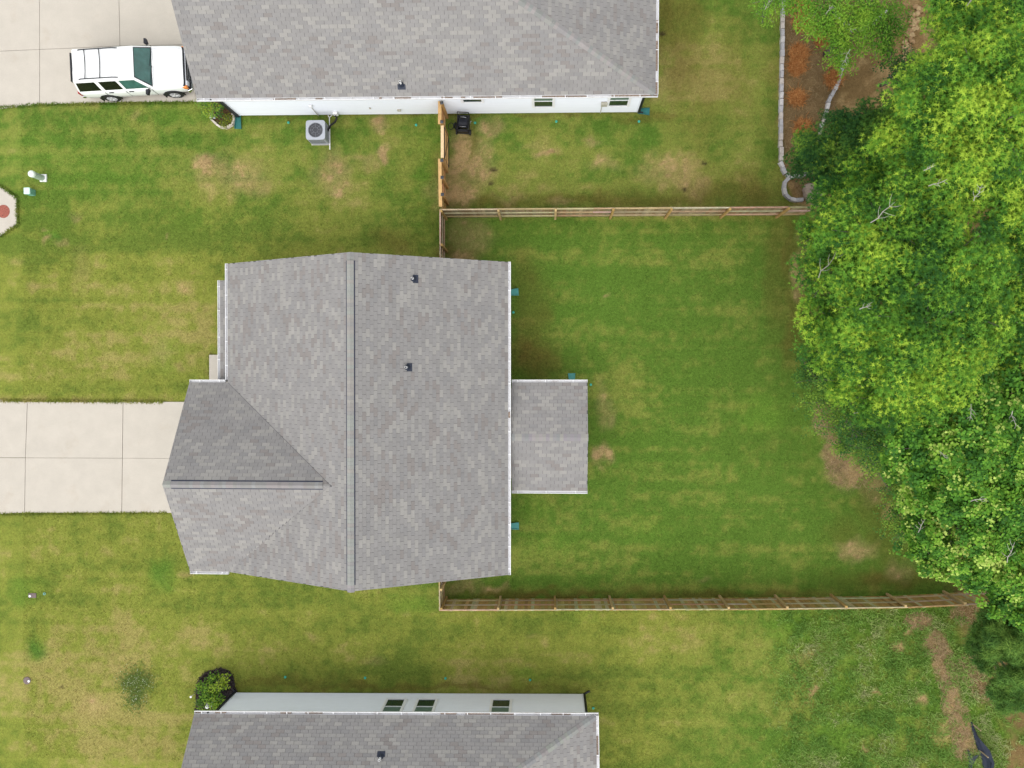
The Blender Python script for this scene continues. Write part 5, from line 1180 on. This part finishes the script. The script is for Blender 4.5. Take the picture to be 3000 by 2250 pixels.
# rough weeds in the bottom right
x, y, px, py = scatter(90000, 8, 22, -18, -9.9); se = sstep(px + rng.normal(0, 20, len(px)), 2255, 2320); c, bare, _ = ground_color(x, y)
cl = fbm(x, y, .5, 3, 300); lum = c[:, 1] / (c[:, 0] + .001); k = (rng.random(len(x)) < se * np.clip((cl - .34) * 3.2, 0, 1) * np.clip((lum - .8) * 2.2, .03, 1)); x, y, c = x[k], y[k], c[k]; n = len(x)
wc = ramp(np.clip(fbm(x, y, 1.0, 3, 310) * 1.5 - .25 + rng.normal(0, .14, n), 0, 1), [(.13,.25,.05), (.17,.32,.06), (.22,.37,.075), (.30,.41,.11), (.40,.42,.20)])
d = rdir(n, .2); leaf_object('rough_grass', (np.array([(0, -.07, 0), (.6, -.05, .12), (1, 0, 0), (.6, .05, .12), (0, .07, 0)]), [(0, 1, 3, 4), (1, 2, 3)]), np.stack([x, y, np.zeros(n)], 1), d, rdir(n, .3), rng.uniform(.09, .22, n), wc, M['blade'], None)
tag(bpy.data.objects['rough_grass'], 'rough unmown weedy grass in the bottom right beyond the fence', 'weeds', kind='stuff')
# grass creeping over the edges of the concrete
X = []
for a, b in (((0,1174),(480,1178)), ((0,1506),(490,1502)), ((0,316),(118,307)), ((118,307),(573,300)), ((0,545),(50,578)), ((50,578),(53,658)), ((53,658),(0,694)), ((615,1038),(615,1112))):
    L_ = math.hypot(b[0] - a[0], b[1] - a[1])
    for _ in range(int(L_ * 5)): f = random.random(); X.append((a[0] + (b[0] - a[0]) * f + random.gauss(0, 1.6), a[1] + (b[1] - a[1]) * f + random.gauss(0, 1.6)))
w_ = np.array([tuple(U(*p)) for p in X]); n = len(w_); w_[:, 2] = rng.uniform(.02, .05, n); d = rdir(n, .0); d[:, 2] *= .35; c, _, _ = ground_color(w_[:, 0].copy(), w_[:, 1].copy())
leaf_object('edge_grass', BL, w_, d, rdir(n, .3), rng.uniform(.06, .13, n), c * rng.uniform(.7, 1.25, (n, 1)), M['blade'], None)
tag(bpy.data.objects['edge_grass'], 'ragged grass fringe creeping over the edges of the concrete', 'grass', kind='stuff')
# clover patch
cc = [(400, 1985, 45), (405, 2025, 48), (395, 2050, 34), (375, 2000, 30), (425, 1995, 32)]; X = []; 
for px_, py_, r_ in cc:
    a = rng.uniform(0, 6.283, 700); q = np.abs(rng.normal(0, .62, 700)).clip(0, 1.5) * r_; X += [(px_ + u * math.cos(v), py_ + u * math.sin(v)) for u, v in zip(q, a)]
w_ = np.array([tuple(U(*p)) for p in X]); n = len(w_); d = rdir(n, .0); d[:, 2] *= .3; w_[:, 2] = rng.uniform(.005, .035, n)
cp = thing('clover_patch', U(400, 2015), 'dark round clover patch with tiny pale flowers in the front lawn', 'clover patch')
leaf_object('leaves', ovate_leaf(.42, 0), w_, d, rdir(n, .5), rng.uniform(.035, .065, n), ramp(rng.random(n), [(.12,.185,.04), (.15,.215,.048), (.19,.25,.06)]), M['leaf'], cp)
fb = MB()
for i in rng.choice(n, 110, replace=False): p = Vector(w_[i]); p.z = .045; fb.lathe([(.0, -.012), (.014, 0), (0, .014)], p, 5, close=False)
tag(fb.build('flowers', M['flower'], cp), kind='stuff')
# pine straw
n = 26000; px = rng.uniform(2290, 2720, n); py = rng.uniform(-40, 600, n); k = poly_mask(px, py, STRAWBED, 4) > rng.random(n) ; px, py = px[k], py[k]; n = len(px)
w_ = np.array([tuple(U(a, b)) for a, b in zip(px, py)]); w_[:, 2] = rng.uniform(.0, .03, n); d = rdir(n, 0); d[:, 2] *= .12
leaf_object('pine_straw', (np.array([(-.5, -.02, 0), (.5, -.01, 0), (.5, .01, 0), (-.5, .02, 0)]), [(0, 1, 2, 3)]), w_, d, np.tile([[0, 0, 1.0]], (n, 1)) + rng.normal(0, .25, (n, 3)), rng.uniform(.10, .24, n), ramp(rng.random(n), [(.14,.09,.042), (.21,.145,.07), (.28,.20,.10), (.42,.32,.18)]), M['straw'], None)
tag(bpy.data.objects['pine_straw'], 'orange-brown pine straw covering the garden bed', 'pine straw', kind='stuff')
# dry straw along the worn strip at the bottom right and under the trees
A = [(2740, 1890, 30, 40), (2765, 1950, 26, 60), (2785, 2040, 26, 70), (2812, 2120, 26, 60), (2825, 2185, 36, 40), (2450, 1330, 34, 50), (2490, 1385, 60, 42), (2412, 1232, 24, 45), (2690, 1820, 36, 24), (2880, 1990, 40, 60), (2840, 1960, 40, 40), (2850, 1800, 60, 30)]; X = []
for a, b, rx_, ry_ in A:
    for _ in range(420):
        q = random.uniform(0, 6.283); r_ = math.sqrt(random.random()) * 1.15; X.append((a + rx_ * r_ * math.cos(q), b + ry_ * r_ * math.sin(q)))
w_ = np.array([tuple(U(*p)) for p in X]); n = len(w_); w_[:, 2] = rng.uniform(.0, .04, n); d = rdir(n, 0); d[:, 2] *= .15
leaf_object('dry_straw', (np.array([(-.5, -.025, 0), (.5, -.012, 0), (.5, .012, 0), (-.5, .025, 0)]), [(0, 1, 2, 3)]), w_, d, np.tile([[0, 0, 1.0]], (n, 1)) + rng.normal(0, .25, (n, 3)), rng.uniform(.10, .32, n), ramp(rng.random(n), [(.20,.13,.07), (.34,.24,.13), (.48,.36,.20)]), M['straw'], None)
tag(bpy.data.objects['dry_straw'], 'loose dry straw on the worn strips by the trees', 'straw', kind='stuff')
